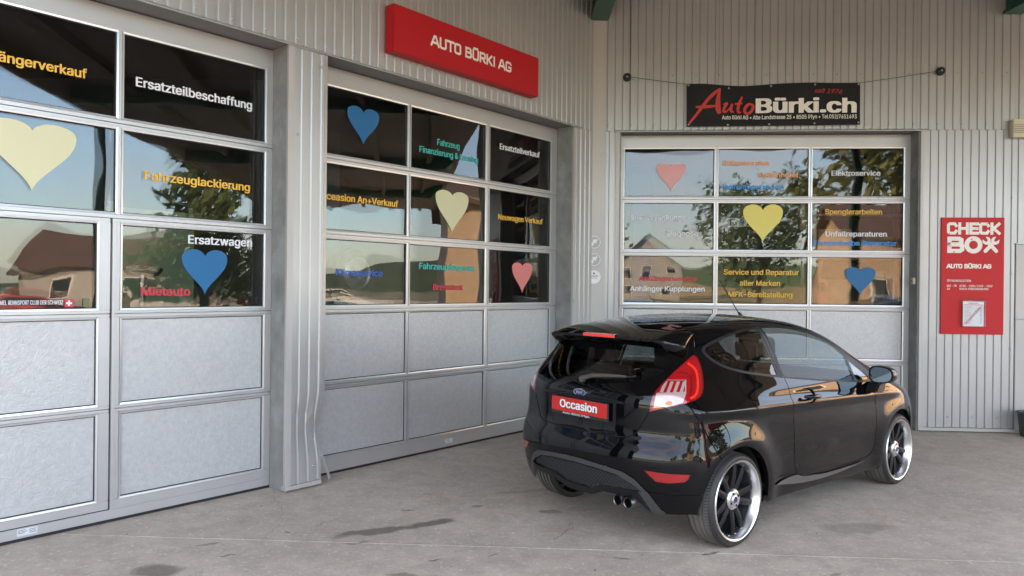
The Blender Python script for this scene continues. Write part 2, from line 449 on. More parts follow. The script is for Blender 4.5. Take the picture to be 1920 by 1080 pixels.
def crack(pts, w=0.0022):
    p = []
    for (a, b_), (c, d) in zip(pts[:-1], pts[1:]):
        k = 7
        for i in range(k):
            t = i / k; p.append((a + (c - a) * t + random.uniform(-.02, .02), b_ + (d - b_) * t + random.uniform(-.02, .02)))
    p.append(pts[-1])
    for (a, b_), (c, d) in zip(p[:-1], p[1:]):
        n = Vector((-(d - b_), c - a)).normalized() * w * random.uniform(.2, .6)
        ck.face([(a - n.x, b_ - n.y, .004), (c - n.x, d - n.y, .004), (c + n.x, d + n.y, .004), (a + n.x, b_ + n.y, .004)])
crack([(-1.95, 6.05), (-1.75, 5.6), (-1.6, 5.2), (-1.62, 4.85)]); crack([(-1.62, 4.8), (-1.7, 4.5), (-1.85, 4.2), (-1.9, 3.9)])
crack([(-1.25, 5.25), (-1.35, 5.1)], .006); crack([(-2.2, 5.4), (-1.95, 5.5)], .004); crack([(.3, 4.9), (.42, 5.1), (.44, 5.25)], .006)
ck.build('crack_lines', M['crack'], ap, kind='stuff')
# straw and grit lying about, too small and too many to count
gr = MB()
def near_ok(x, y): return (-.754 * x + .657 * y < 5.2) and y < 8.9
for i in range(5200):
    x, y = random.uniform(-4, 7), random.uniform(3.6, 9) ** 1.0
    if not near_ok(x, y): continue
    s = random.uniform(.0015, .0045) * (2.2 if random.random() < .05 else 1)
    a = random.uniform(0, 6.28); h_ = s * .6; c, d = math.cos(a) * s, math.sin(a) * s
    p = [(x + c, y + d, .0), (x - d, y + c, .0), (x - c, y - d, .0)]; t_ = (x, y, h_)
    k = 0 if random.random() < .6 else 1
    for q in range(3): gr.face([p[q], p[(q + 1) % 3], t_], k)
o = gr.build('grit', [mat('pale_grit', (0.5, 0.47, 0.42), .8), mat('dark_grit', (0.1, 0.09, 0.08), .8)]); o['kind'] = 'stuff'; o['label'] = 'fine grit scattered over the concrete apron'; o['category'] = 'grit'
st = MB()
for cx, cy, n, r in ((-0.02, 5.78, 26, .16), (1.15, 5.1, 8, .12), (-1.2, 5.9, 8, .3), (-.9, 4.3, 8, .3), (3.9, 7.6, 14, .35), (0.9, 4.5, 7, .4), (-2.8, 5.1, 10, .4)):
    for i in range(n):
        x, y = cx + random.gauss(0, r), cy + random.gauss(0, r * .35); a = random.gauss(-.15, .8); l = random.uniform(.02, .11); w = .0012
        dx, dy = math.cos(a) * l, math.sin(a) * l
        st.face([(x, y - w, .006), (x + dx, y + dy - w, .012), (x + dx, y + dy + w, .012), (x, y + w, .006)])
o = st.build('straw', mat('straw', (0.55, 0.43, 0.26), .8)); o['kind'] = 'stuff'; o['label'] = 'dry straw stalks lying on the concrete behind the car'; o['category'] = 'straw'

# ================================================================== walls
def profile(s0, s1, face, pitch=0.0935, depth=0.011, phase=0.0):
    """trapezoid profile along s: list of (s, y)"""
    k = [(0.0, face), (0.03, face + depth), (0.30, face + depth), (0.40, face), (1.0, face)]
    pts = []
    i0 = int(math.floor((s0 - phase) / pitch)) - 1
    for i in range(i0, int((s1 - phase) / pitch) + 2):
        for a, y in k[:-1]:
            pts.append((phase + (i + a) * pitch, y))
    inside = [p for p in pts if s0 < p[0] < s1]
    def at(s):
        for (a, ya), (b, yb) in zip(pts[:-1], pts[1:]):
            if a <= s <= b: return ya + (yb - ya) * (s - a) / max(b - a, 1e-9)
        return face
    return [(s0, at(s0))] + inside + [(s1, at(s1))]
def sheet(s0, s1, z0, z1, face, parent, m=None, phase=0.0, warp=None, nz=1):
    pr = profile(s0, s1, face, phase=phase); mb = MB(); zs = [z0 + (z1 - z0) * i / nz for i in range(nz + 1)]
    for za, zb in zip(zs[:-1], zs[1:]):
        for (a, ya), (b, yb) in zip(pr[:-1], pr[1:]):
            q = [(a, ya, za), (b, yb, za), (b, yb, zb), (a, ya, zb)]
            if warp: q = [warp(*p) for p in q]
            mb.face(q)
    return mb.build('cladding_sheet', m or M['clad'], parent, recalc=False)

CX_L, CX_B = 7.506, 0.332     # where the two cladding faces meet
wall_l = thing('corrugated_wall', 'long grey corrugated metal wall on the left, with two workshop doors', 'wall', FL, (0, 0, 0))
Z_L = 3.62
for a, b in ((-6.0, -4.9), (-4.9, -3.8), (-3.8, -2.7), (-2.7, -1.6), (-1.6, -.5), (-.5, .6), (.6, 1.7), (1.7, 2.8), (2.8, 3.9), (3.9, 5.0), (5.0, 6.1), (6.1, CX_L)):
    sheet(a + .002, b - .002, Z_L, 5.6, CL_L, wall_l, phase=.02)
def dent(s, y, z):
    k = max(0.0, 1 - abs(z - .50) / .30)                      # a straight-sided kink, deepest at half a metre
    e = max(0.0, min(1.0, (s - 3.33) / .27))
    y2 = y + .045 * k * e + (.008 if .60 < z < .66 and 3.38 < s < 3.5 else 0)
    s2 = s - .022 * k * (.3 + .7 * e)
    return (s2, y2, z)
sheet(3.314, 3.602, 0.055, Z_L - .004, CL_L - .002, wall_l, phase=3.352 - .0935, warp=dent, nz=44)
sheet(7.16, CX_L, 0.05, Z_L - .004, CL_L - .002, wall_l, phase=.03)
for a in (-3.2, -2.1):
    sheet(a, a + 1.09, 0.05, Z_L - .004, CL_L - .002, wall_l)
def strip(parent, name, m, x0, x1, y0, y1, z0, z1, **kw):
    return MB().box(x0, x1, y0, y1, z0, z1).build(name, m, parent, **kw)
# corner flashings and reveals
strip(wall_l, 'corner_flashing', M['flash'], 3.259, 3.313, CL_L - .006, CL_L + .02, .03, Z_L - .004)
# peeled end flashing beside door two
pf = MB()
zs = [i / 40 * (Z_L - .06) + .05 for i in range(41)]
def peel(z):
    k = math.exp(-((z - .42) / .15) ** 2); out_ = max(0, .33 - z) / .28
    return 3.603 - .045 * k + .05 * out_ ** 1.3, CL_L - .004 + .055 * k - .03 * out_
for za, zb in zip(zs[:-1], zs[1:]):
    (sa, ya), (sb, yb) = peel(za), peel(zb)
    pf.face([(sa, ya, za), (sa + .028, ya + .004, za), (sb + .028, yb + .004, zb), (sb, yb, zb)])
    pf.face([(sa + .028, ya + .004, za), (sa + .030, ya + .03, za), (sb + .030, yb + .03, zb), (sb + .028, yb + .004, zb)])
pf.build('corner_flashing', M['clad'], wall_l, label='bent corner flashing peeled away from the wall foot', recalc=False, smooth=True)
strip(wall_l, 'foot_rail', M['flash'], 3.26, 3.60, CL_L - .012, CL_L + .05, .02, .052)
strip(wall_l, 'door_jamb', M['jamb'], 3.276, 3.30, CL_L + .021, .07, 0, Z_L)
strip(wall_l, 'door_jamb', M['jamb'], 3.545, 3.57, CL_L + .035, .07, 0, Z_L)
strip(wall_l, 'door_jamb', M['jamb'], 7.116, 7.14, CL_L + .021, .07, 0, Z_L)
strip(wall_l, 'corner_flashing', M['flash'], 7.114, 7.158, CL_L - .006, CL_L + .02, .03, Z_L - .004)
MB().box(3.30, 3.545, CL_L + .04, .06, 0, Z_L).build('wall_core', M['panel_back'], wall_l)
MB().box(7.16, 7.62, CL_L + .04, .06, 0, Z_L).build('wall_core', M['panel_back'], wall_l)
MB().box(-6, 7.62, CL_L + .08, .06, Z_L + .012, 5.6).build('wall_core', M['panel_back'], wall_l)
for a, b in ((-1.0, 3.30), (3.55, 7.16)):
    strip(wall_l, 'lintel_soffit', M['soffit'], a, b, CL_L + .002, .06, Z_L, Z_L + .01)
drip = MB().prism([(CL_L - .018, Z_L - .014), (CL_L - .018, Z_L - .006), (CL_L + .014, Z_L + .022), (CL_L + .02, Z_L - .001), (CL_L - .012, Z_L - .016)], 'x', -6.0, 3.27)
drip.build('drip_flashing', M['clad'], wall_l)
MB().prism([(CL_L - .018, Z_L - .014), (CL_L - .018, Z_L - .006), (CL_L + .014, Z_L + .022), (CL_L + .02, Z_L - .001), (CL_L - .012, Z_L - .016)], 'x', 3.272, 7.25).build('drip_flashing', M['clad'], wall_l)
def screws(parent, pts, m='screw'):
    mb = MB()
    for (s, y, z) in pts:
        mb.lathe([(0, -.010), (.006, -.008), (.009, -.003), (.012, 0)], (s, y, z), 'y', 8)
    return mb.build('screw_heads', M[m], parent, smooth=True, kind='stuff')
screws(wall_l, [(-5.9 + .28 * i, CL_L - .001, Z_L + .06) for i in range(48)] + [(-5.9 + .28 * i, CL_L - .001, 4.32) for i in range(48)] + [(3.56, CL_L - .003, Z_L - .12), (3.53, CL_L - .003, .18), (3.345, CL_L - .003, 2.9)]
       + [(7.33, CL_L - .003, z) for z in (.5, 1.3, 2.1, 2.9, 3.5)])

wall_b = thing('corrugated_wall', 'grey corrugated metal wall facing the camera, with the red opening-hours board', 'wall', FB, (0, 0, 0))
for a, b in ((CX_B + .16, 1.35), (1.35, 2.3), (2.3, 3.25), (3.25, 4.2), (4.2, 5.34)):
    sheet(a + .002, b - .002, Z_L, 5.6, CL_B, wall_b, phase=.01)
strip(wall_b, 'corner_flashing', M['flash'], CX_B, CX_B + .16, CL_B - .004, CL_B + .02, .03, 5.6)
sheet(CX_B + .162, .618, 0.05, Z_L - .004, CL_B - .002, wall_b, phase=.04)
sheet(4.285, 5.345, 0.055, Z_L - .004, CL_B - .002, wall_b, phase=.035)
strip(wall_b, 'corner_flashing', M['flash'], .62, .668, CL_B - .006, CL_B + .02, .03, Z_L - .004)
strip(wall_b, 'corner_flashing', M['flash'], 4.255, 4.284, CL_B - .006, CL_B + .02, .03, Z_L - .004)
strip(wall_b, 'foot_rail', M['flash'], 4.255, 5.36, CL_B - .014, CL_B + .05, .012, .05)
strip(wall_b, 'door_jamb', M['jamb'], .664, .688, CL_B + .021, .07, 0, Z_L)
strip(wall_b, 'door_jamb', M['jamb'], 4.241, 4.262, CL_B + .021, .07, 0, Z_L)
MB().box(CX_B + .1, .66, CL_B + .04, .06, 0, Z_L).build('wall_core', M['panel_back'], wall_b)
MB().box(4.27, 6.9, CL_B + .06, .06, 0, Z_L).build('wall_core', M['panel_back'], wall_b)
MB().box(CX_B + .1, 6.9, CL_B + .08, .06, Z_L + .012, 5.6).build('wall_core', M['panel_back'], wall_b)
strip(wall_b, 'lintel_soffit', M['soffit'], .66, 4.27, CL_B + .002, .06, Z_L, Z_L + .01)
MB().prism([(CL_B - .018, Z_L - .014), (CL_B - .018, Z_L - .006), (CL_B + .014, Z_L + .022), (CL_B + .02, Z_L - .001), (CL_B - .012, Z_L - .016)], 'x', .60, 4.34).build('drip_flashing', M['clad'], wall_b)
sheet(5.342, 6.9, 2.26, 5.6, CL_B + .004, wall_b, phase=.02)
MB().box(5.36, 6.9, CL_B - .003, CL_B + .03, 1.362, 2.25).build('flat_panel', M['flash'], wall_b, bevel=.004)
MB().box(5.36, 6.9, CL_B - .003, CL_B + .03, .04, 1.355).build('flat_panel', M['flash'], wall_b, bevel=.004)
MB().box(5.345, 6.9, CL_B - .03, CL_B + .02, 2.252, 2.262).build('drip_flashing', M['clad'], wall_b)
screws(wall_b, [(.52 + .2805 * i, CL_B - .001, Z_L + .07) for i in range(18)] + [(.75 + .2805 * i, CL_B - .001, 4.30) for i in range(18)] + [(5.31, CL_B - .003, z) for z in (.3, 1.0, 1.9, 2.8)] + [(4.6 + .28 * i, CL_B - .003, .18) for i in range(3)] + [(.45, CL_B - .001, Z_L - .3)])
MB().tube([(.78, CL_B - .006, 5.6), (.785, CL_B - .006, 4.3), (.79, CL_B - .006, Z_L + .03)], .003, 6).build('cable', M['rubber'], wall_b)
MB().tube([(1.86, CL_B - .006, 5.6), (1.86, CL_B - .006, 4.5), (1.85, CL_B - .006, 4.2)], .002, 6).build('cable', M['rubber'], wall_b)

# ---- the rest of the building shell
def world_pt(fr, s, y): return fr @ Vector((s, y, 0))
shell = thing('workshop_building', 'grey flat-roofed workshop building behind both corrugated walls', 'building'); del shell['origin']
Lp = [world_pt(FL, -6, .07), world_pt(FL, 7.6, .07), world_pt(FB, .42, .07), world_pt(FB, 6.9, .07), Vector((7.4, 14.2, 0)), Vector((-16, 14.2, 0)), world_pt(FL, -6, .07) + Vector((-9, 3, 0))]
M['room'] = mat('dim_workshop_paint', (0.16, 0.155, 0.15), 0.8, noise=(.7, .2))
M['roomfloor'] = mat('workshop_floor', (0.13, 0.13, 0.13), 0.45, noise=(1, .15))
rf = MB(); rf.face([(p.x, p.y, 5.62) for p in Lp]); rf.face([(p.x, p.y, 5.9) for p in Lp])
for p, q in zip(Lp, Lp[1:] + Lp[:1]): rf.face([(p.x, p.y, 5.62), (q.x, q.y, 5.62), (q.x, q.y, 5.9), (p.x, p.y, 5.9)])
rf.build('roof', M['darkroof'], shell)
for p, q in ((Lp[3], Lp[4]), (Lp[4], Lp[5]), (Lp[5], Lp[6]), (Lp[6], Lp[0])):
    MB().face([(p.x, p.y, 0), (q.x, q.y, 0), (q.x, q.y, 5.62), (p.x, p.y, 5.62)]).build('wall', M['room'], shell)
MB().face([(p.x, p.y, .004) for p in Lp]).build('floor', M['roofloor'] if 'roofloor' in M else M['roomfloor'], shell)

# ================================================================== doors
ROWS = [(2.845, 3.44), (2.174, 2.76), (1.50, 2.09), (.833, 1.425), (.170, .757)]
JOINTS = [2.8025, 2.132, 1.4625, .795]
def heart_pts(cx, w, top, notch, tip):
    p = []
    for i in range(64):
        t = 2 * math.pi * i / 64
        x = 16 * math.sin(t) ** 3; y = 13 * math.cos(t) - 5 * math.cos(2 * t) - 2 * math.cos(3 * t) - math.cos(4 * t)
        X = cx + x / 32 * w
        if y > 5: Z = notch + (y - 5) / 6.97 * (top - notch)
        else: Z = notch - (5 - y) / 22 * (notch - tip)
        p.append((X, Z))
    return p
def bead(parent, s0, s1, z0, z1):
    mb = MB(); w, g_ = .013, .006
    a = [(s0 - w, z0 - w), (s1 + w, z0 - w), (s1 + w, z1 + w), (s0 - w, z1 + w)]
    b_ = [(s0, z0), (s1, z0), (s1, z1), (s0, z1)]; c = [(s0 + g_, z0 + g_), (s1 - g_, z0 + g_), (s1 - g_, z1 - g_), (s0 + g_, z1 - g_)]
    for i in range(4):
        j = (i + 1) % 4
        mb.face([(a[i][0], .0005, a[i][1]), (a[i][0], -.006, a[i][1]), (a[j][0], -.006, a[j][1]), (a[j][0], .0005, a[j][1])])
        mb.face([(a[i][0], -.006, a[i][1]), (b_[i][0], -.004, b_[i][1]), (b_[j][0], -.004, b_[j][1]), (a[j][0], -.006, a[j][1])])
        mb.face([(b_[i][0], -.004, b_[i][1]), (b_[i][0], .010, b_[i][1]), (b_[j][0], .010, b_[j][1]), (b_[j][0], -.004, b_[j][1])])
        mb.face([(b_[i][0], .0085, b_[i][1]), (c[i][0], .0095, c[i][1]), (c[j][0], .0095, c[j][1]), (b_[j][0], .0085, b_[j][1])], 1)
        mb.face([(c[i][0], .0095, c[i][1]), (c[i][0], .016, c[i][1]), (c[j][0], .016, c[j][1]), (c[j][0], .0095, c[j][1])], 1)
    return mb.build('glazing_bead', [M['bead'], M['gasket']], parent, recalc=False)
def warpgrid(s0, s1, z0, z1, y, amp, seed):
    """a slightly bulged sheet, as acrylic panes are"""
    rr = random.Random(seed); ax, az, ph, b_ = rr.uniform(.8, 1.6), rr.uniform(.8, 1.7), rr.uniform(0, 6), rr.uniform(-1, 1)
    mb = MB(); nx, nz_ = 14, 9
    def Y(u, v):
        e = math.sin(math.pi * u) * math.sin(math.pi * v)
        return y + amp * (b_ * e + .45 * e * math.sin(ax * 5 * u + az * 4 * v + ph))
    g_ = {}
    for j in range(nz_ + 1):
        for i in range(nx + 1):
            g_[i, j] = len(mb.v); mb.v.append((s0 + (s1 - s0) * i / nx, Y(i / nx, j / nz_), z0 + (z1 - z0) * j / nz_))
    for j in range(nz_):
        for i in range(nx):
            mb.f.append((g_[i, j], g_[i + 1, j], g_[i + 1, j + 1], g_[i, j + 1])); mb.m.append(0)
    return mb
def make_door(fr, label, cols, s_l, s_r, wicket=None, seed=0):
    """cols: list of (s0, s1) glazed fields; wicket: column index that is a pass door in the three lower rows"""
    d = thing('sectional_door', label, 'garage door', fr, ((s_l + s_r) / 2, 0, 0))
    panes = {}
    zb = [3.60] + JOINTS + [.022]
    # horizontal members
    def rail(a, b, z0, z1, y=-.0005):
        MB().box(a, b, y, .04, z0, z1).build('rail', M['alu'], d, bevel=.003)
    rail(s_l, s_r, 3.44 + .0135, 3.61)
    for r, (z0, z1) in enumerate(ROWS):
        segs = [(s_l, s_r)]
        if wicket is not None and r >= 2:
            w0, w1 = cols[wicket][0] - .10, 2.033
            segs = [(s_l, w0 - .004), (w0 + .004, w1 - .004), (w1 + .004, s_r)]
        for a, b in segs:
            if r < 4: rail(a, b, JOINTS[r] + .002, z0 - .0135)
            if r > 0: rail(a, b, z1 + .0135, JOINTS[r - 1] - .002, y=.0035)
    if wicket is None: rail(s_l, s_r, .022, .170 - .0135)
    else:
        w0, w1 = cols[wicket][0] - .10, 2.033
        rail(w0 + .004, w1 - .004, .095, .170 - .0135); rail(s_l, s_r, .022, .088)
        rail(s_l, w0 - .004, .0885, .170 - .0135); rail(w1 + .004, s_r, .0885, .170 - .0135)
        # wicket edge trim and threshold shadow gap
        MB().box(w1 - .004, w1 + .004, .006, .03, .089, 2.13).build('shadow_gap', M['gasket'], d)
        MB().box(w1 + .005, w1 + .024, -.012, -.001, .089, 2.128).build('edge_trim', M['alu'], d)
        MB().box(w0 + .004, w1 - .003, .006, .03, .0885, .0945).build('shadow_gap', M['gasket'], d)
    # vertical members, one per section
    for r, (z0, z1) in enumerate(ROWS):
        cc = list(cols)
        if wicket is not None and r >= 2:
            cc[wicket] = (cols[wicket][0], 1.941)
        xs = [s_l] + [v for c in cc for v in c] + [s_r]
        for i in range(0, len(xs), 2):
            a, b = xs[i] + (.0135 if i else 0), xs[i + 1] - (.0135 if i < len(xs) - 2 else 0)
            if b - a < .004: continue
            if wicket is not None and r >= 2 and i == 2 * (wicket + 1):
                MB().box(a, 2.029, -.0005, .04, z0 - .013, z1 + .013).build('stile', M['alu'], d, bevel=.003)
                MB().box(2.037, b, -.0005, .04, z0 - .013, z1 + .013).build('stile', M['alu'], d, bevel=.003)
            else:
                MB().box(a, b, -.001, .04, z0 - .013, z1 + .013).build('stile', M['alu'], d, bevel=.003)
        for i, (a, b) in enumerate(cc):
            bead(d, a, b, z0, z1)
            if r < 3:
                p = warpgrid(a + .002, b - .002, z0 + .002, z1 - .002, .016, .0012, seed * 100 + r * 10 + i).build('window_pane', M['pane'], d, smooth=True, recalc=False)
                warpgrid(a + .002, b - .002, z0 + .002, z1 - .002, .040, .0018, seed * 100 + r * 10 + i + 5000).build('inner_sheet', M['pane2'], p, smooth=True, recalc=False)
                panes[r, i] = p
            else:
                mb = warpgrid(a + .001, b - .001, z0 + .001, z1 - .001, .014, .0022, seed * 100 + r * 10 + i + 900)
                mb.build('infill_panel', M['panel'], d, smooth=True, recalc=False)
    MB().box(s_l + .005, s_r - .002, .045, .05, .02, 1.49).build('backing', M['panel_back'], d)
    MB().box(s_l, s_r, .004, .036, 0.001, .0215).build('rubber_seal', M['rubber'], d)
    MB().box(s_r + .0005, s_r + .0022 if s_r < 7 else s_r + .0012, .01, .05, 0, 3.6).build('side_seal', M['rubber'], d)
    return d, panes

W_ = 1.085
d1, p1 = make_door(FL, 'leftmost grey workshop door, with a narrower walk-through door set in it', [(-.163, .922), (.972, 2.057), (2.107, 3.202)], -.24, 3.2755, wicket=1, seed=1)
d2, p2 = make_door(FL, 'middle grey workshop door under the red name board', [(3.643, 4.728), (4.776, 5.843), (5.912, 6.989)], 3.571, 7.115, seed=2)
d3, p3 = make_door(FB, 'grey workshop door behind the car, under the black banner', [(.749, 1.864), (1.916, 3.017), (3.062, 4.157)], .689, 4.24, seed=3)
TEXTS=[
(1,'Anhängerverkauf','yel',1.205,.666,3.073,0.064,0,1),
(1,'Ersatzteilbeschaffung','whi',2.192,0.902,3.092,0.068,0,2),
(1,'Fahrzeuglackierung','yel',2.258,0.825,2.430,0.064,1,2),
(1,'Ersatzwagen','whi',2.582,0.524,1.983,0.065,2,2),
(1,'Mietauto','red',2.244,0.359,1.590,0.062,2,2),
(1,'FORMEL RENNSPORT CLUB DER SCHWEIZ','whi',1.341,0.397,1.531,0.028,2,1),
(2,'Fahrzeug','tea',5.135,0.321,3.120,0.062,0,1),
(2,'Finanzierung & Leasing','tea',4.896,0.842,3.014,0.062,0,1),
(2,'Ersatzteilverkauf','whi',6.084,0.709,3.218,0.065,0,2),
(2,'Occeasion An+Verkauf','yel',3.70,0.930,2.438,0.062,1,0),
(2,'Neuwagen Verkauf','yel',6.067,0.794,2.433,0.062,1,2),
(2,'Klimaservice','blu',3.920,0.525,1.766,0.062,2,0),
(2,'Fahrzeugdiagnose','tea',4.907,0.793,1.850,0.062,2,1),
(2,'Bremstest','red',5.097,0.428,1.641,0.062,2,1),
(3,'Reifenservice','ora',1.974,0.567,3.233,0.062,0,1),
(3,'Reifenhotel','ora',2.413,0.481,3.082,0.061,0,1),
(3,'Reifenreparaturen','sky',1.977,0.745,2.933,0.062,0,1),
(3,'Elektroservice','whi',3.296,0.590,3.104,0.062,0,2),
(3,'Spur + Lenkungs-','whi',0.826,0.736,2.540,0.063,1,0),
(3,'Diagnose','whi',1.276,0.397,2.346,0.063,1,0),
(3,'Spenglerarbeiten','yel',3.224,0.686,2.625,0.063,1,2),
(3,'Unfallreparaturen','whi',3.231,0.739,2.351,0.063,1,2),
(3,'Frontscheibe Reparatur','sky',3.092,1.000,2.236,0.063,1,2),
(3,'Anhängerservice','red',0.943,0.722,1.775,0.064,2,0),
(3,'Anhänger Kupplungen','whi',0.830,0.934,1.647,0.064,2,0),
(3,'Service und Reparatur','yel',1.995,0.920,1.865,0.065,2,1),
(3,'aller Marken','yel',2.193,0.496,1.728,0.065,2,1),
(3,'MFK-Bereitstellung','yel',2.055,0.783,1.586,0.065,2,1)]
PN = {1: p1, 2: p2, 3: p3}
for dn, body, c, x, w, z, cap, r, i in TEXTS:
    mb = MB(); lettering(mb, body, x, z, w, cap, .0125, offset=.022, fat=.0035 if cap > .05 else 0)
    mb.build('lettering', TXT[c], PN[dn][r, i], recalc=False, label='%s lettering reading %s' % ({'yel': 'yellow', 'whi': 'white', 'red': 'red', 'tea': 'teal', 'blu': 'blue', 'ora': 'tan', 'sky': 'light blue'}[c], body))
HEARTS=[
(1,'cream',1.549,0.52,2.722,2.663,2.266,1,1),(1,'blue',2.715,0.36,1.942,1.887,1.594,2,2),(2,'blue',4.205,0.362,3.319,3.270,2.975,0,0),(2,'cream',5.357,0.475,2.672,2.618,2.224,1,1),
(2,'pink',6.493,0.360,1.963,1.918,1.608,2,2),(3,'pale',1.330,0.365,3.255,3.223,2.905,0,0),(3,'yellow',2.469,0.487,2.746,2.667,2.267,1,1),(3,'blue',3.657,0.363,1.970,1.916,1.618,2,2)]
for dn, c, cx, w, tp, no, ti, r, i in HEARTS:
    MB().prism(heart_pts(cx, w, tp, no, ti), 'y', .0095, .0125).build('heart_sticker', TXT[c], PN[dn][r, i], label='%s heart sticker' % {'cream': 'cream', 'blue': 'blue', 'pink': 'red', 'pale': 'pale pink', 'yellow': 'yellow'}[c])
mb = MB().box(1.747, 1.800, .0095, .0125, 1.512, 1.566); mb.box(1.767, 1.780, .0080, .0094, 1.521, 1.557, 1); mb.box(1.756, 1.791, .0078, .0092, 1.533, 1.545, 1)
mb.build('cross_sticker', [TXT['red'], M['white']], p1[2, 1], label='red sticker with a white cross')
mb = MB().box(1.86, 1.90, .0095, .0125, 1.515, 1.57); mb.build('crest_sticker', mat('olive_sticker', (.12, .14, .06), .5), p1[2, 1])
# rating labels on the bottom rails
M['label'] = mat('paper_label', (.62, .64, .66), .5); M['ink'] = mat('dark_ink', (.06, .06, .07), .6)
mb = MB().box(1.482, 1.597, -.0022, -.0009, .038, .082)
for k, (a, b, z) in enumerate(((1.487, 1.53, .072), (1.487, 1.54, .063), (1.487, 1.525, .054), (1.55, 1.59, .07), (1.55, 1.585, .06), (1.55, 1.592, .05))): mb.box(a, b, -.0028, -.0023, z, z + .003, 1)
mb.build('rating_label', [M['label'], M['ink']], d1)
mb = MB().box(5.28, 5.381, -.0025, -.0009, .06, .10); mb.box(5.285, 5.33, -.0031, -.0026, .085, .09, 1); mb.box(5.285, 5.35, -.0031, -.0026, .072, .076, 1)
mb.build('rating_label', [M['label'], M['ink']], d2)
# small corner blocks at the ends of the door three cross joints: roller ends and mark on the jamb
sw = thing('door_switch', 'small beige push-button switch on the jamb right of the back door', 'switch', FB, (4.222, -.12, 1.76))
MB().box(4.2125, 4.2405, -.155, -.095, 1.765, 1.845).build('switch_box', M['beige'], sw, bevel=.004)
MB().box(4.2105, 4.2124, -.135, -.115, 1.79, 1.82).build('button', M['ink'], sw)
gf = MB(); lettering(gf, 'B', 7.125, 1.50, .028, .045, CL_L - .0068, offset=.01)
o = obj_from(gf, 'graffiti_mark', TXT['tea'], FL, (7.135, CL_L - .0068, 1.5), 'tiny teal letter mark on the flashing right of the middle door', 'graffiti', recalc=False)

# ================================================================== signs
sg = thing('name_sign', 'long red box sign with white company name above the middle door', 'sign', FL, (5.26, CL_L, 3.77))
MB().box(4.235, 6.290, CL_L - .12, CL_L - .004, 3.777, 4.205).build('sign_box', M['signred'], sg, bevel=.006)
# squarish capitals drawn as strokes
GL = {
 'A': [[(0, 0), (.32, 1), (.48, 1), (.8, 0)], [(.14, .3), (.66, .3)]], 'U': [[(.06, 1), (.06, .14), (.16, 0), (.58, 0), (.68, .14), (.68, 1)]],
 'T': [[(0, 1), (.7, 1)], [(.35, 1), (.35, 0)]], 'O': [[(.16, 0), (.06, .12), (.06, .88), (.16, 1), (.58, 1), (.68, .88), (.68, .12), (.58, 0), (.16, 0)]],
 'B': [[(.06, 0), (.06, 1), (.52, 1), (.62, .9), (.62, .62), (.52, .53), (.06, .53)], [(.52, .53), (.66, .42), (.66, .12), (.56, 0), (.06, 0)]],
 'Ü': [[(.06, 1), (.06, .14), (.16, 0), (.58, 0), (.68, .14), (.68, 1)], [(.17, 1.24), (.27, 1.24)], [(.47, 1.24), (.57, 1.24)]],
 'R': [[(.06, 0), (.06, 1), (.54, 1), (.64, .9), (.64, .54), (.54, .44), (.06, .44)], [(.36, .44), (.66, 0)]],
 'K': [[(.06, 0), (.06, 1)], [(.62, 1), (.2, .5), (.64, 0)]], 'I': [[(.08, 0), (.08, 1)]],
 'G': [[(.68, .84), (.58, 1), (.16, 1), (.06, .88), (.06, .12), (.16, 0), (.58, 0), (.68, .12), (.68, .44), (.44, .44)]],
 'C': [[(.66, .8), (.56, 1), (.16, 1), (.06, .88), (.06, .12), (.16, 0), (.56, 0), (.66, .2)]], 'H': [[(.06, 0), (.06, 1)], [(.66, 0), (.66, 1)], [(.06, .5), (.66, .5)]],
 'E': [[(.6, 1), (.06, 1), (.06, 0), (.6, 0)], [(.06, .5), (.54, .5)]], ' ': []}
GW = {'I': .30, ' ': .42, 'A': .92, 'T': .82, 'E': .76}
def stroke_word(mb, word, x, z, w, cap, y, thick=.17, m=0, fr_round=False):
    """word in stroke capitals; letters overlap nowhere at the same depth"""
    tot = sum(GW.get(c, .88) for c in word); sx = w / tot; t = thick * cap / 2; lev = 0
    sxn = sx
    for c in word:
        for st_ in GL[c]:
            P_ = [(x + a * sxn, z + t + b * (cap - 2 * t)) for a, b in st_]
            closed = P_[0] == P_[-1] and len(P_) > 3
            n = len(P_)
            L_, R_ = [], []
            for i in range(n):
                if closed: pa, pb = P_[(i - 1) % (n - 1)], P_[(i + 1) % (n - 1)]
                else: pa, pb = P_[max(i - 1, 0)], P_[min(i + 1, n - 1)]
                d0 = Vector((P_[i][0] - pa[0], P_[i][1] - pa[1])); d1_ = Vector((pb[0] - P_[i][0], pb[1] - P_[i][1]))
                if d0.length < 1e-9: d0 = d1_
                if d1_.length < 1e-9: d1_ = d0
                d0.normalize(); d1_.normalize(); n0 = Vector((-d0.y, d0.x)); n1 = Vector((-d1_.y, d1_.x)); nn = (n0 + n1)
                nn = nn / max(nn.length_squared, .2) * 2 * t
                e = Vector((0, 0))
                if not closed and i == 0: e = -d1_ * t * (1 if len(P_) > 1 else 0)
                if not closed and i == n - 1: e = d0 * t
                L_.append((P_[i][0] + nn.x + e.x, P_[i][1] + nn.y + e.y)); R_.append((P_[i][0] - nn.x + e.x, P_[i][1] - nn.y + e.y))
            yy = y - .0005 * (lev % 4); lev += 1
            for i in range(n - 1):
                mb.face([(L_[i][0], yy, L_[i][1]), (R_[i][0], yy, R_[i][1]), (R_[i + 1][0], yy, R_[i + 1][1]), (L_[i + 1][0], yy, L_[i + 1][1])], m)
        x += GW.get(c, .88) * sx
    return mb
mb = MB(); stroke_word(mb, 'AUTO BÜRKI AG', 4.692, 3.938, 1.15, .108, CL_L - .1215, thick=.20)
mb.build('lettering', M['cream'], sg, recalc=False, label='white capital lettering reading AUTO BÜRKI AG')

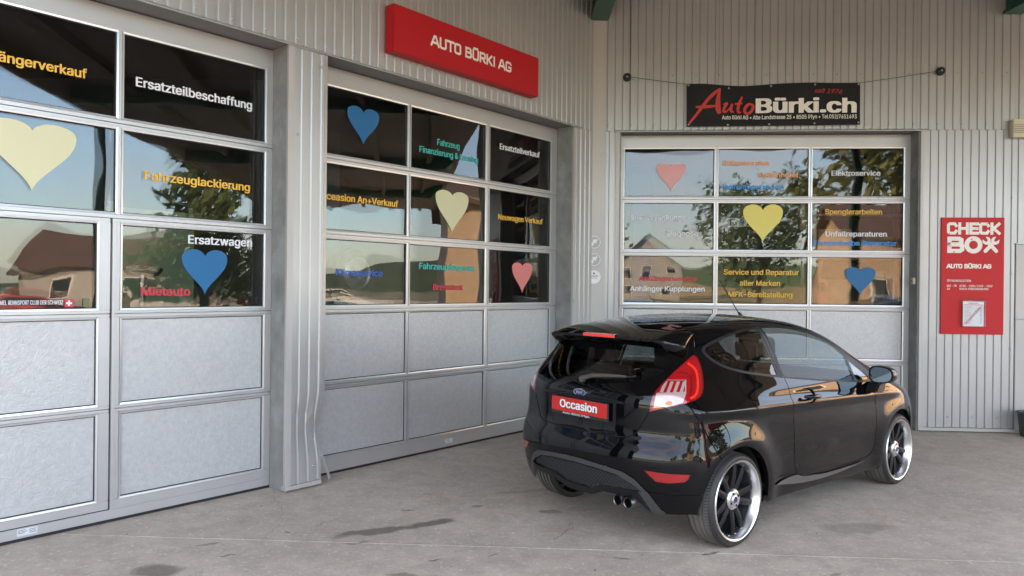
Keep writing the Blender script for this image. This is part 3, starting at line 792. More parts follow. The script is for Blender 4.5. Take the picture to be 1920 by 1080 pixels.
bn = thing('banner', 'black banner with red and white web address, roped above the back door', 'banner', FB, (2.5, CL_B - .05, 3.66))
bw = MB(); nx, nzz = 40, 10; gi = {}
BTL, BTR, BBR, BBL = (1.47, 4.190), (3.529, 4.184), (3.534, 3.678), (1.475, 3.663)
def bpt(u, v):
    x = (BTL[0] * (1 - u) + BTR[0] * u) * v + (BBL[0] * (1 - u) + BBR[0] * u) * (1 - v)
    z = (BTL[1] * (1 - u) + BTR[1] * u) * v + (BBL[1] * (1 - u) + BBR[1] * u) * (1 - v)
    z -= .035 * v * math.sin(math.pi * min(u / .62, 1)) ** 2 * (1 if u < .62 else 0) * .9
    y = CL_B - .035 - .010 * math.sin(u * 11) * v - .010 * math.exp(-((u - .1 - .12 * (1 - v)) / .03) ** 2) * v - .006 * math.sin(u * 23 + v * 4)
    return x, y, z
for j in range(nzz + 1):
    for i in range(nx + 1):
        gi[i, j] = len(bw.v); bw.v.append(bpt(i / nx, j / nzz))
for j in range(nzz):
    for i in range(nx):
        bw.f.append((gi[i, j], gi[i + 1, j], gi[i + 1, j + 1], gi[i, j + 1])); bw.m.append(0)
bw.build('banner_cloth', M['vinyl_black'], bn, smooth=True, recalc=False)
def on_banner(mb, k0, dy=.004):
    for i in range(k0, len(mb.v)):
        x, y, z = mb.v[i]; u = (x - 1.472) / 2.06; mb.v[i] = (x, bpt(min(max(u, 0), 1), .5)[1] - .012 - (.0005 - y if False else -y * 1.0), z)
mb = MB(); lettering(mb, 'Bürki.ch', 2.298, 3.822, 1.19, .178, 0.0, offset=.026, fat=.010); on_banner(mb, 0)
mb.build('lettering', M['cream'], bn, recalc=False, label='heavy cream lettering reading Bürki.ch')
mb = MB(); lettering(mb, 'Auto Bürki AG • Alte Landstrasse 25 • 8505 Pfyn • Tel.052/7651493', 1.893, 3.745, 1.597, .048, 0.0, offset=.022, rise=.004); on_banner(mb, 0)
mb.build('lettering', M['cream'], bn, recalc=False, label='small cream address line')
mb = MB(); lettering(mb, 'seit 1976', 2.985, 4.062, .335, .055, 0.0, offset=.008, shear=.35, rise=-.05); on_banner(mb, 0)
M['banred'] = mat('banner_red', (0.50, 0.030, 0.022), .5); M['banred2'] = mat('banner_dim_red', (0.28, 0.025, 0.022), .5)
mb.build('lettering', M['banred2'], bn, recalc=False, label='small red script reading seit 1976')
def smooth_path(P_, k=8):
    out_ = []
    for i in range(len(P_) - 1):
        p0, p1_, p2_, p3_ = P_[max(i - 1, 0)], P_[i], P_[i + 1], P_[min(i + 2, len(P_) - 1)]
        for j in range(k):
            t = j / k
            out_.append(tuple(.5 * ((2 * p1_[q]) + (-p0[q] + p2_[q]) * t + (2 * p0[q] - 5 * p1_[q] + 4 * p2_[q] - p3_[q]) * t * t + (-p0[q] + 3 * p1_[q] - 3 * p2_[q] + p3_[q]) * t ** 3) for q in range(3)))
    out_.append(tuple(P_[-1])); return out_
def brush(mb, P_, y, m=0):
    """P_: (s, z, half width)"""
    q = smooth_path(P_); L_, R_ = [], []
    for i, (a, b, w) in enumerate(q):
        pa, pb = q[max(i - 1, 0)], q[min(i + 1, len(q) - 1)]; d = Vector((pb[0] - pa[0], pb[1] - pa[1])).normalized(); n = Vector((-d.y, d.x)) * w
        L_.append((a + n.x, y, b + n.y)); R_.append((a - n.x, y, b - n.y))
    for i in range(len(q) - 1): mb.face([L_[i], R_[i], R_[i + 1], L_[i + 1]], m)
mb = MB()
brush(mb, [(1.500, 3.700, .012), (1.560, 3.772, .016), (1.635, 3.870, .018), (1.72, 3.985, .020), (1.800, 4.065, .020), (1.868, 4.118, .012)], 0.0)
brush(mb, [(1.872, 4.125, .006), (1.850, 4.03, .022), (1.843, 3.93, .030), (1.850, 3.86, .030), (1.868, 3.815, .018)], -.0006)
brush(mb, [(1.578, 3.898, .012), (1.66, 3.900, .019), (1.76, 3.906, .017), (1.862, 3.912, .008)], -.0012)
brush(mb, [(1.908, 3.925, .008), (1.950, 3.940, .016), (1.925, 3.895, .018), (1.912, 3.850, .016), (1.935, 3.835, .012), (1.975, 3.870, .008), (2.01, 3.925, .008)], 0.0)
brush(mb, [(2.015, 3.935, .012), (2.002, 3.89, .017), (2.002, 3.845, .016), (2.035, 3.832, .008)], -.0006)
brush(mb, [(2.135, 4.022, .012), (2.105, 3.955, .017), (2.085, 3.88, .018), (2.090, 3.835, .015), (2.125, 3.832, .007)], 0.0)
brush(mb, [(2.045, 3.930, .010), (2.09, 3.936, .013), (2.14, 3.942, .007)], -.0006)
brush(mb, [(2.262, 3.925, .010), (2.215, 3.930, .016), (2.172, 3.885, .018), (2.168, 3.835, .017), (2.205, 3.815, .016), (2.250, 3.850, .018), (2.268, 3.905, .017), (2.245, 3.938, .010)], 0.0)
on_banner(mb, 0); mb.build('lettering', M['banred'], bn, recalc=False, label='red brush script reading Auto')
eye = MB()
for u, v in ((.01, .96), (.245, .93), (.49, .95), (.74, .95), (.99, .96), (.01, .04), (.24, .03), (.48, .03), (.74, .04), (.99, .05)):
    x, y, z = bpt(u, v); eye.lathe([(.005, -.005), (.010, -.006), (.013, 0)], (x, y - .002, z), 'y', 10)
eye.build('eyelets', M['screw'], bn, smooth=True, kind='stuff')
for (hx, hz, ex, ez, lab) in ((.746, 4.279, 1.485, 4.180, 'black round rope hook at the left end of the banner'), (4.465, 4.315, 3.52, 4.178, 'black round rope hook at the right end of the banner')):
    hk = thing('rope_hook', lab, 'hook', FB, (hx, CL_B, hz), group='rope hooks holding the banner')
    MB().lathe([(0, -.05), (.03, -.05), (.046, -.042), (.05, -.02), (.05, 0)], (hx, CL_B - .001, hz), 'y', 20).build('disc', M['rubber'], hk, smooth=True)
    MB().lathe([(0, -.06), (.008, -.059), (.012, -.051)], (hx, CL_B - .001, hz), 'y', 10).build('bolt', M['screw'], hk, smooth=True)
    mid = ((hx + ex) / 2, CL_B - .045, (hz + ez) / 2 - .003)
    rp_ = MB().tube([(hx, CL_B - .052, hz), mid, (ex, CL_B - .04, ez)], .0035, 6); rp_.tube([(hx, CL_B - .052, hz), (hx + .09 * (1 if ex > hx else -1), CL_B - .055, hz - .05)], .002, 5)
    rp_.build('rope', M['ink'], hk)

cb = thing('information_board', 'tall red board with workshop logo and opening hours on the back wall', 'sign', FB, (4.855, CL_B - .02, 1.17))
BY = CL_B - .022
MB().box(4.495, 5.215, BY, CL_B - .004, 1.172, 2.566).build('board', M['signred2'], cb, bevel=.002)
def distress():
    m = mat('worn_cream_print', (0.80, 0.76, 0.68), 0.5)
    N, L = m.node_tree.nodes, m.node_tree.links; b = N['Principled BSDF']
    t = N.new('ShaderNodeTexCoord'); n = N.new('ShaderNodeTexNoise'); n.inputs['Scale'].default_value = 16; n.inputs['Detail'].default_value = 9; n.inputs['Roughness'].default_value = .75
    L.new(t.outputs['Object'], n.inputs['Vector']); r = N.new('ShaderNodeValToRGB'); r.color_ramp.elements[0].position = .60; r.color_ramp.elements[1].position = .625
    r.color_ramp.elements[0].color = (.80, .76, .68, 1); r.color_ramp.elements[1].color = (.60, .05, .05, 1)
    L.new(n.outputs['Fac'], r.inputs[0]); L.new(r.outputs[0], b.inputs['Base Color']); return m
M['worn'] = distress()
mb = MB(); stroke_word(mb, 'CHECK', 4.565, 2.362, .625, .145, BY - .001, thick=.235); mb.build('lettering', M['worn'], cb, recalc=False, label='cream lettering reading CHECK')
mb = MB(); stroke_word(mb, 'B', 4.572, 2.142, .215, .195, BY - .001, thick=.25)
mb.lathe([(.050, 0), (.103, 0)], (4.862, BY - .001, 2.24), 'y', 40)
def wrench(mb, cx, cz, ang, y):
    R = Matrix.Rotation(ang, 2); hl, hw = .088, .0215
    P_ = [(-hw, -hl)]
    for i in range(7): w = math.pi + math.pi * i / 6; P_.append((hw * math.cos(w), -hl + hw * math.sin(w)))
    P_ += [(hw, -hl), (hw, .035)]
    for a in (-50, -20, 10, 40, 62): P_.append((.048 * math.cos(math.radians(a)), .078 + .046 * math.sin(math.radians(a))))
    P_ += [(.020, .092), (.014, .074), (0, .066), (-.014, .074), (-.020, .092)]
    for a in (118, 140, 170, 200, 230): P_.append((.048 * math.cos(math.radians(a)), .078 + .046 * math.sin(math.radians(a))))
    P_ += [(-hw, .035)]
    pts = [(R @ Vector(p)) for p in P_]
    mb.prism([(cx + p.x, cz + p.y) for p in pts], 'y', y - .0006, y)
mb.build('lettering', M['worn'], cb, recalc=False, label='cream lettering reading BO')
for cx_, an_, yy_ in ((5.064, 42, .001), (5.058, -42, .0022)):
    mb = MB(); wrench(mb, cx_, 2.232, math.radians(an_), BY - yy_); mb.build('wrench_mark', M['worn'], cb, recalc=False, label='one of the two crossed wrenches that make the X')
mb = MB(); stroke_word(mb, 'AUTO BÜRKI AG', 4.562, 1.958, .51, .053, BY - .001, thick=.24); mb.build('lettering', M['cream'], cb, recalc=False, label='cream lettering reading AUTO BÜRKI AG')
mb = MB(); lettering(mb, 'ÖFFNUNGSZEITEN:', 4.563, 1.798, .278, .026, BY - .001, offset=.02); mb.build('lettering', M['cream'], cb, recalc=False, label='small cream line reading ÖFFNUNGSZEITEN'); mb = MB()
lettering(mb, 'MO - FR', 4.563, 1.738, .112, .024, BY - .001, offset=.02); lettering(mb, '0730 - 1200 / 1330 - 1800', 4.708, 1.738, .375, .024, BY - .001, offset=.02)
lettering(mb, 'SA', 4.563, 1.702, .036, .024, BY - .001, offset=.02); lettering(mb, 'NACH VEREINBARUNG', 4.708, 1.702, .332, .024, BY - .001, offset=.02)
mb.build('lettering', M['cream'], cb, recalc=False, label='small cream opening hours')
bx = thing('leaflet_box', 'clear plastic leaflet box fixed low on the red board', 'box', FB, (4.86, BY - .02, 1.26))
lb = MB()
for q in ((4.725, 4.985, BY - .0035, BY - .0015, 1.265, 1.60), (4.725, 4.985, BY - .05, BY - .048, 1.265, 1.52), (4.725, 4.727, BY - .048, BY - .0036, 1.265, 1.58), (4.983, 4.985, BY - .048, BY - .0036, 1.265, 1.58), (4.7271, 4.9829, BY - .048, BY - .0036, 1.265, 1.267)): lb.box(*q)
lb.prism([(BY - .0034, 1.605), (BY - .075, 1.585), (BY - .075, 1.545), (BY - .072, 1.545), (BY - .072, 1.582), (BY - .0034, 1.602)], 'x', 4.715, 5.0)
lb.build('clear_case', M['clear'], bx)
pp = thing('price_list', 'white printed used-car list standing in the clear leaflet box', 'leaflet', FB, (4.86, BY - .02, 1.268))
MB().box(4.738, 4.975, BY - .026, BY - .006, 1.269, 1.565).build('paper_stack', M['white'], pp)
mb = MB(); PY = BY - .0268
lettering(mb, 'Occasionsliste', 0, 0, .26, .034, 0, offset=.006); ca, sa = math.cos(math.radians(50)), math.sin(math.radians(50))
mb.v = [(4.775 + x * ca - z * sa, PY + y, 1.285 + x * sa + z * ca) for x, y, z in mb.v]; nred = len(mb.f)
lettering(mb, 'FAHRZEUGE', 4.80, 1.535, .11, .012, PY, offset=.02); mb.box(4.745, 4.968, PY - .001, PY, 1.522, 1.528)
for k in range(14):
    z = 1.505 - k * .0155; mb.box(4.755, 4.755 + random.uniform(.05, .09), PY - .0005, PY, z, z + .003, 1); mb.box(4.93, 4.955, PY - .0005, PY, z, z + .005, 1)
mb.build('print', [TXT['red'], mat('grey_print', (.3, .3, .3), .6)], pp, recalc=False)

# round stickers on the corner flashing
def disc_sticker(z, lab, kind):
    x = CX_B + .035
    o = thing('round_sticker', lab, 'sticker', FB, (x, CL_B - .005, z), group='round stickers on the corner flashing')
    y = CL_B - .0075
    MB().lathe([(0, 0), (.083, 0), (.083, .002)], (x, y, z), 'y', 32).build('disc', mat('sticker_grey', (.40, .40, .40), .5) if kind else M['white'], o, recalc=True)
    if kind:
        mb = MB().lathe([(.070, -.0012), (.078, -.0012)], (x, y, z), 'y', 32)
        mb.prism([(x - .042, z - .035), (x - .020, z - .050), (x + .002, z - .002), (x + .018, z - .018), (x + .042, z + .040), (x - .030, z + .030), (x - .014, z + .018)], 'y', y - .0013, y - .0005)
        mb.build('arrow_print', M['white'], o, label='white arrow inside a ring')
    else:
        mb = MB(); mb.lathe([(.0, -.0013), (.012, -.0013)], (x, y, z + .045), 'y', 12); lettering(mb, 'AGVS UPSA', x - .05, z + .003, .10, .018, y - .0012, offset=.02); mb.box(x - .04, x + .04, y - .0013, y - .0005, z - .015, z - .010)
        mb.build('print', M['ink'], o, recalc=False)
    return o
disc_sticker(2.245, 'topmost of three round stickers on the wall corner, grey with a white arrow', 1)
disc_sticker(2.030, 'middle one of three round stickers on the wall corner, grey with a white arrow', 1)
disc_sticker(1.815, 'lowest of three round stickers on the wall corner, plain white', 0)

bb = thing('wall_sounder', 'beige plastic box high on the back wall at the right edge', 'alarm box', FB, (5.36, CL_B, 3.5))
MB().box(5.262, 5.50, CL_B - .09, CL_B - .003, 3.51, 3.725).build('housing', M['beige'], bb, bevel=.01)
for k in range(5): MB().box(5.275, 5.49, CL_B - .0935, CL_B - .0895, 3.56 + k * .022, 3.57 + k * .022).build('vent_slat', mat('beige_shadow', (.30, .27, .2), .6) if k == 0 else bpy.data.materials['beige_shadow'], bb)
bk = thing('bucket', 'dark green bucket with a wire handle at the foot of the back wall', 'bucket', FB, (5.44, -.42, 0))
M['bucket'] = mat('dark_green_plastic', (.035, .05, .042), .5)
MB().lathe([(.0, .004), (.105, .004), (.115, .02), (.142, .27), (.150, .275), (.150, .29), (.138, .29), (.130, .27), (.105, .03), (0, .03)], (5.44, -.42, 0), 'z', 28).build('body', M['bucket'], bk, smooth=True)
MB().tube([(5.44 + .145 * math.cos(a), -.42 - .04 * math.sin(a), .27 + .07 * math.sin(a)) for a in [math.pi * i / 12 for i in range(13)]], .004, 6).build('handle', M['screw'], bk, smooth=True)

# ================================================================== canopy
cp = thing('canopy', 'dark flat canopy on green steel beams over the whole apron', 'canopy'); del cp['origin']
CE = 1.15
pts = [(-6.4, CE), (15.0, CE), (15.0, 8.2), (7.2, 8.72)]
mb = MB()
poly = [world_pt(FL, -.9, -.27), Vector((-7.0, CE, 0)), Vector((15, CE, 0)), Vector((15, 8.35, 0)), world_pt(FB, 6.9, -.24), world_pt(FB, CX_B, -.24), world_pt(FL, -.9, -.27)]
P2 = [(-6.8, CE), (26, CE), (26, 8.35)] + [(world_pt(FB, 6.9, -.2).x, world_pt(FB, 6.9, -.2).y), (world_pt(FB, CX_B, -.2).x, world_pt(FB, CX_B, -.2).y), (world_pt(FL, -.8, -.2).x, world_pt(FL, -.8, -.2).y)]
mb.prism(P2, 'z', 5.24, 5.36); mb.build('deck', M['darkroof'], cp)
MB().box(-7.2, 26.1, CE - .06, CE, 4.92, 5.45).build('fascia', mat('grey_fascia', (.28, .28, .28), .5), cp)
for s, y0 in ((.40, CL_B - .01), (5.28, CL_B - .01)):
    bmx = MB()
    a = FB @ Vector((s, y0, 0))
    x = a.x
    bmx.prism([(a.y, 5.02), (a.y, 5.235), (CE + .01, 5.235), (CE + .01, 4.95)], 'x', x - .07, x + .07)
    bmx.prism([(a.y, 4.985), (a.y, 5.018), (CE + .01, 4.948), (CE + .01, 4.93)], 'x', x - .11, x + .11)
    bmx.build('steel_beam', M['green'], cp)
M['redpaint'] = mat('red_cabinet', (.5, .03, .025), .35, coat=.3)
for k in range(5): MB().box(1.2, 25.9, 2.2 + k * 1.35, 2.32 + k * 1.35, 5.04 if False else 5.10, 5.236).build('purlin', M['darkroof'], cp)
MB().box(12.4, 12.6, CE + .02, 8.3, 4.95, 5.236).build('steel_beam', M['green'], cp)
MB().box(18.9, 19.1, CE + .02, 8.3, 4.95, 5.236).build('steel_beam', M['green'], cp)
for x, y, lab in ((6.6, 1.35, 'green steel canopy post beyond the right edge, nearest the car'), (25.0, 1.35, 'green steel canopy post at the far right end of the canopy')):
    po = thing('canopy_post', lab, 'post', FW, (x, y, 0), group='green posts carrying the canopy edge')
    MB().box(x - .075, x + .075, y - .008, y + .008, .02, 4.93).box(x - .075, x - .06, y - .075, y + .075, .02, 4.93).box(x + .06, x + .075, y - .075, y + .075, .02, 4.93).build('shaft', M['green'], po)
    MB().box(x - .15, x + .15, y - .15, y + .15, .0, .02).build('base_plate', M['green'], po)
va = thing('air_station', 'red tyre-air cabinet with a hose beside the green canopy post', 'air station', FW, (6.6, 1.75, 0))
MB().box(6.42, 6.78, 1.6, 1.9, .02, 1.45).build('cabinet', M['redpaint'], va, bevel=.02)
MB().box(6.50, 6.70, 1.905, 1.912, .95, 1.25).build('gauge_plate', M['white'], va)
MB().tube([(6.45 + .02 * math.cos(i), 1.95 + .16 * math.sin(i * .9), .55 + .2 * math.cos(i * .9)) for i in range(22)], .012, 6).build('hose', M['rubber'], va, smooth=True)

# ================================================================== the world beyond, seen in the glass and the paint
M['bark'] = mat('bark', (.09, .065, .045), .9); M['leaf'] = mat('leaf_dark', (.045, .075, .025), .7); M['leaf2'] = mat('leaf_warm', (.10, .11, .035), .7)
def tree(x, y, h, r, lab, conifer=False, m='leaf'):
    t = thing('conifer_tree' if conifer else 'broadleaf_tree', lab, 'tree', FW, (x, y, 0), group='trees beyond the yard')
    rr = random.Random(int(x * 31 + y * 17))
    tk = MB().tube([(x, y, 0), (x + .1, y, h * .4), (x, y + .1, h * .9)], [.035 * h * .6, .02 * h, .004 * h], 8)
    for i in range(7):
        a = rr.uniform(0, 6.28); z0 = h * rr.uniform(.25, .7); tk.tube([(x, y, z0), (x + math.cos(a) * r * .7, y + math.sin(a) * r * .7, z0 + h * .12)], [.01 * h, .002 * h], 5)
    tk.build('trunk', M['bark'], t)
    cr = MB()
    cl_ = [(rr.gauss(0, .45), rr.gauss(0, .45), rr.uniform(-.8, 1)) for _ in range(34)]
    for i in range(2600):
        if conifer:
            v = rr.random() ** 1.2; z = h * (.1 + .9 * v); R = r * (1 - v) * rr.uniform(.3, 1.05) * (1 + .25 * math.sin(v * 40)); a = rr.uniform(0, 6.28); px, py = x + R * math.cos(a), y + R * math.sin(a)
        else:
            c = cl_[rr.randrange(34)]; px, py, z = x + (c[0] + rr.gauss(0, .17)) * r, y + (c[1] + rr.gauss(0, .17)) * r, h * .62 + (c[2] + rr.gauss(0, .2)) * h * .36
        s = rr.uniform(.12, .30) * h / 9; n = Vector((rr.gauss(0, 1), rr.gauss(0, 1), rr.gauss(0, 1))).normalized(); u = n.orthogonal().normalized() * s; w = n.cross(u)
        p = Vector((px, py, z)); cr.face([p - u, p + w * .6, p + u, p - w * .6])
    cr.build('crown', M[m], t, recalc=False)
for a in ((27, -2.2, 10.5, 3.2, 'tall dark conifer beyond the yard on the right', True), 
          (-2.5, -33, 9, 4, 'dark broadleaf tree across the road on the left', False), (-9, -40, 8, 4, 'large broadleaf tree at the field edge', False),
          (9.2, -24, 7.2, 3.2, 'low dark broadleaf tree at the yard entrance', False), (17, -31, 12, 4.0, 'tall broadleaf tree left of the timber barn', False), (26, -36, 10, 4.0, 'tall broadleaf tree right of the timber barn', False), (40, -34, 8, 4, 'broad tree at the road bend', False)):
    tree(a[0], a[1], a[2], a[3], a[4], a[5], 'leaf2' if a[0] in (34, 17, 24.5) else 'leaf')
M['plaster'] = mat('pale_plaster', (.36, .35, .34), .8, noise=(.6, .05)); M['tile'] = mat('brown_roof_tile', (.10, .065, .055), .8, noise=(3, .2)); M['winglass'] = mat('dark_window', (.03, .035, .04), .12); M['timber'] = mat('orange_timber', (.42, .31, .21), .7, noise=(4, .2))
def house(x0, x1, y0, y1, h, ridge, lab, wm, rm='tile', axis='x', windows=()):
    b = thing('house', lab, 'house', FW, ((x0 + x1) / 2, (y0 + y1) / 2, 0), group='houses beyond the yard')
    mb = MB().box(x0, x1, y0, y1, 0, h)
    if axis == 'x': mb.prism([(y0, h + .001), (y1, h + .001), ((y0 + y1) / 2, ridge)], 'x', x0, x1)
    else: mb.prism([(x0, h + .001), (x1, h + .001), ((x0 + x1) / 2, ridge)], 'y', y0, y1)
    mb.build('wall', M[wm], b)
    r = MB()
    if axis == 'x':
        m_ = (y0 + y1) / 2
        r.prism([(y0 - .6, h - .35), (y0 - .6, h - .2), (m_, ridge + .18), (m_, ridge + .03)], 'x', x0 - .5, x1 + .5); r.prism([(y1 + .6, h - .35), (y1 + .6, h - .2), (m_, ridge + .18), (m_, ridge + .03)], 'x', x0 - .5, x1 + .5)
    else:
        m_ = (x0 + x1) / 2
        r.prism([(x0 - .6, h - .35), (x0 - .6, h - .2), (m_, ridge + .18), (m_, ridge + .03)], 'y', y0 - .5, y1 + .5); r.prism([(x1 + .6, h - .35), (x1 + .6, h - .2), (m_, ridge + .18), (m_, ridge + .03)], 'y', y0 - .5, y1 + .5)
    r.build('roof', M[rm], b)
    for side, a, z, w, hh in windows:
        if side == 'y1': f = MB().box(a, a + w, y1 + .003, y1 + .05, z, z + hh); g_ = MB().box(a + .08, a + w - .08, y1 + .051, y1 + .06, z + .08, z + hh - .08)
        else: f = MB().box(x0 - .05, x0 - .003, a, a + w, z, z + hh); g_ = MB().box(x0 - .06, x0 - .051, a + .08, a + w - .08, z + .08, z + hh - .08)
        fo = f.build('window', M['white'], b); g_.build('pane', M['winglass'], fo)
    return b
house(1, 9, -82, -74, 4.8, 8.0, 'white gabled house across the road behind the camera', 'plaster', axis='y', windows=[('y1', 2, 3.2, 1.1, 1.2), ('y1', 4.5, 3.2, 1.1, 1.2), ('y1', 7, 3.2, 1.1, 1.2), ('y1', 2, 1, 1.1, 1.3), ('y1', 7, 1, 1.1, 1.3)])
house(11.2, 15.2, -19.5, -14.5, 4.2, 5.6, 'low orange timber barn behind the camera to the right', 'timber', axis='x', windows=[('y1', 12.0, 1.0, .9, 1.3)])
house(30, 40, 9.0, 22, 6.2, 7.6, 'sunlit timber house at the far right of the yard', 'timber', axis='y', windows=[('x0', 11, 1.0, 1.2, 1.4), ('x0', 14, 1.0, 1.2, 1.4), ('x0', 17.5, 1, 1.2, 1.4), ('x0', 11, 3.4, 1.2, 1.2), ('x0', 15, 3.4, 1.2, 1.2)])
house(52, 60, -22, -12, 3.2, 5.4, 'pale house far off beyond the parked cars', 'plaster', axis='y', windows=[('x0', -20, 1, 1.2, 1.4), ('x0', -16, 1, 1.2, 1.4), ('x0', -14.5, 1, 1.2, 1.2)])
hl = MB(); n = 60
for i in range(n):
    def hp(i):
        a = math.radians(-150 + 200 * i / n); r_ = 340; return r_ * math.cos(a), r_ * math.sin(a), 7 + 4 * math.sin(i * .31) + 2.5 * math.sin(i * .83 + 1) + 1.2 * math.sin(i * 1.7)
    (xa, ya, za), (xb, yb, zb) = hp(i), hp(i + 1)
    hl.face([(xa * .8, ya * .8, -.5), (xb * .8, yb * .8, -.5), (xb, yb, zb), (xa, ya, za)]); hl.face([(xa, ya, za), (xb, yb, zb), (xb * 1.25, yb * 1.25, -.5), (xa * 1.25, ya * 1.25, -.5)])
o = hl.build('hills', mat('wooded_hill', (.05, .075, .04), .95, noise=(.05, .3, 6)), recalc=False); o['kind'] = 'structure'
def slope(name, m, x0, x1, ya, za, yb, zb):
    o = MB().face([(x0, ya, za), (x1, ya, za), (x1, yb, zb), (x0, yb, zb)]).build(name, m); o['kind'] = 'structure'
slope('wheat_field', M['wheat'], -60, 80, -70, 0.0, -150, 2.2)
slope('green_field', mat('bright_meadow', (.10, .15, .05), .9, noise=(.3, .15)), -60, 80, -150.02, 2.2, -260, 11)
plane('meadow', 90, 220, -40, 60, -0.015, mat('meadow_right', (.20, .19, .11), .9))
# parked cars in the yard
def parked(x, y, rot, col, lab):
    fr_ = Matrix.Translation((x, y, 0)) @ Matrix.Rotation(rot, 4, 'Z')
    c = thing('parked_car', lab, 'car', fr_, (0, 0, 0), group='cars parked in the yard')
    m = mat('paint_' + lab.split()[0], col, .25, coat=1)
    prof = [(-2.05, .35), (-2.1, .65), (-2.0, .9), (-1.75, .98), (-1.3, 1.38), (-.6, 1.46), (.3, 1.42), (1.0, 1.0), (1.75, .86), (2.1, .62), (2.12, .35)]
    b = MB(); L_ = []
    for k, (x_, z_) in enumerate(prof):
        w = .86 if z_ < 1.0 else .86 - (z_ - 1.0) * .5
        L_.append((x_, w, z_))
    for a, b2 in zip(L_, L_[1:]): b.face([(a[0], -a[1], a[2]), (b2[0], -b2[1], b2[2]), (b2[0], b2[1], b2[2]), (a[0], a[1], a[2])])
    for s in (-1, 1): b.face([(a[0], s * a[1], a[2]) for a in L_])
    b.build('body', m, c, bevel=.04, smooth=True, weld=True)
    gb = MB()
    for s in (-1, 1): gb.face([(-1.55, s * .80, 1.04), (.88, s * .84, 1.03), (.28, s * .70, 1.36), (-1.2, s * .69, 1.34)])
    gb.build('side_windows', M['winglass'], c, recalc=False)
    MB().face([(1.04, -.72, 1.00), (1.04, .72, 1.0), (.42, .6, 1.375), (.42, -.6, 1.375)]).build('windscreen', M['winglass'], c)
    for wx in (-1.3, 1.3):
        for s in (-1, 1): MB().lathe([(0, 0), (.2, 0), (.21, s * -.01), (.32, s * -.01), (.32, s * -.2), (0, s * -.2)], (wx, s * .88, .32), 'y', 24, mats=[1, 1, 0, 0, 0]).build('wheel', [M['rubber'], M['screw']], c, smooth=True)
parked(10.5, -5.5, .9, (.6, .6, .6), 'silver hatchback parked nearest in the yard'); parked(14.5, -8.2, .9, (.02, .08, .3), 'blue hatchback parked between the silver and white cars'); parked(18.3, -9.8, .9, (.7, .7, .7), 'white hatchback parked in the middle of the row')
parked(22.5, -7.5, .9, (.35, .02, .02), 'red hatchback parked at the far end of the row'); parked(29, 3.5, 1.4, (.55, .57, .6), 'grey hatchback parked outside the right end of the canopy'); parked(32, 0.5, 1.4, (.5, .03, .03), 'crimson hatchback parked outside the right end of the canopy')

# ================================================================== things standing just inside the doors
M['woodbox'] = mat('light_wood', (.55, .42, .27), .7, noise=(5, .15))
pl = thing('licence_plate', 'old Swiss number plate hanging inside the middle pane of the back door', 'number plate', FB, (2.12, .16, 2.50))
MB().box(1.99, 2.50, .155, .160, 2.475, 2.588).build('plate', M['white'], pl)
mb = MB(); lettering(mb, 'TG·9803', 2.075, 2.495, .37, .075, .1545, offset=.02); mb.build('lettering', M['ink'], pl, recalc=False)
rk = thing('red_panel', 'red car body panel leaning inside the lower right pane of the back door', 'car part', FB, (3.3, .3, 1.2))
mb = MB().prism([(3.06, .9), (3.08, 1.50), (3.16, 1.62), (3.17, 1.80), (3.27, 2.07), (3.31, 2.07), (3.25, 1.86), (3.28, 1.82), (3.36, 1.80), (3.36, 1.60), (3.33, 1.30), (3.40, .9)], 'y', .28, .34)
mb.build('panel', M['redpaint'], rk, bevel=.01); MB().box(3.27, 3.32, .268, .279, 1.66, 1.78).build('bracket', M['rubber'], rk)
sh = thing('storage_rack', 'storage rack with light wooden boxes inside the right pane of the back door', 'rack', FB, (4.0, 1.2, 0))
for x in (3.4, 4.7):
    for y in (1.0, 1.5): MB().box(x, x + .05, y, y + .05, 0.01, 3.0).build('post', M['screw'], sh)
for z in (.9, 1.5, 2.1, 2.7): MB().box(3.4, 4.75, 1.0, 1.55, z, z + .03).build('shelf', M['woodbox'], sh)
for i, (x, z, w, h_) in enumerate(((3.5, .93, .4, .35), (4.0, .93, .5, .4), (3.45, 1.53, .5, .3), (4.05, 1.53, .35, .42), (3.5, 2.13, .45, .4), (4.1, 2.13, .4, .3))):
    obj_from(MB().box(x, x + w, 1.08, 1.45, z + .002, z + h_), 'wooden_crate', M['woodbox'], FB, (x + w / 2, 1.25, z), 'light wooden crate on the rack, %s shelf, %s' % (('lowest', 'middle', 'upper')[i // 2], ('left', 'right')[i % 2]), 'crate', 'crates on the storage rack')
eb = thing('tool_trolley', 'dark trolley with curved handlebar inside the blue-heart pane of the leftmost door', 'trolley', FL, (2.45, .45, 0))
MB().tube([(2.29, .45, 1.795), (2.32, .45, 1.755), (2.38, .45, 1.745), (2.50, .45, 1.745), (2.55, .45, 1.755), (2.58, .45, 1.795)], .014, 8).tube([(2.39, .44, 1.80), (2.47, .44, 1.80)], .012, 8).build('handlebar', M['rubber'], eb, smooth=True)
MB().tube([(2.43, .45, 1.75), (2.43, .45, .6)], .022, 10).build('column', M['screw'], eb, smooth=True)
MB().box(2.2, 2.7, .3, .65, .15, .95).build('trolley_body', M['redpaint'], eb, bevel=.01)
bdw = thing('noticeboard', 'pale green noticeboard standing inside the blue-heart pane of the leftmost door', 'noticeboard', FL, (2.6, .8, 0))
MB().box(2.34, 3.05, .9, .93, 1.3, 2.3).build('board', mat('pale_green_board', (.42, .52, .32), .7, noise=(2, .08)), bdw)
for x in (2.36, 3.02): MB().box(x, x + .03, .931, .96, .01, 2.35).build('leg', M['beige'], bdw)
tw = thing('wheel_stack', 'light alloy wheel leaning behind the middle door glass', 'wheel', FL, (4.3, .35, 1.5))
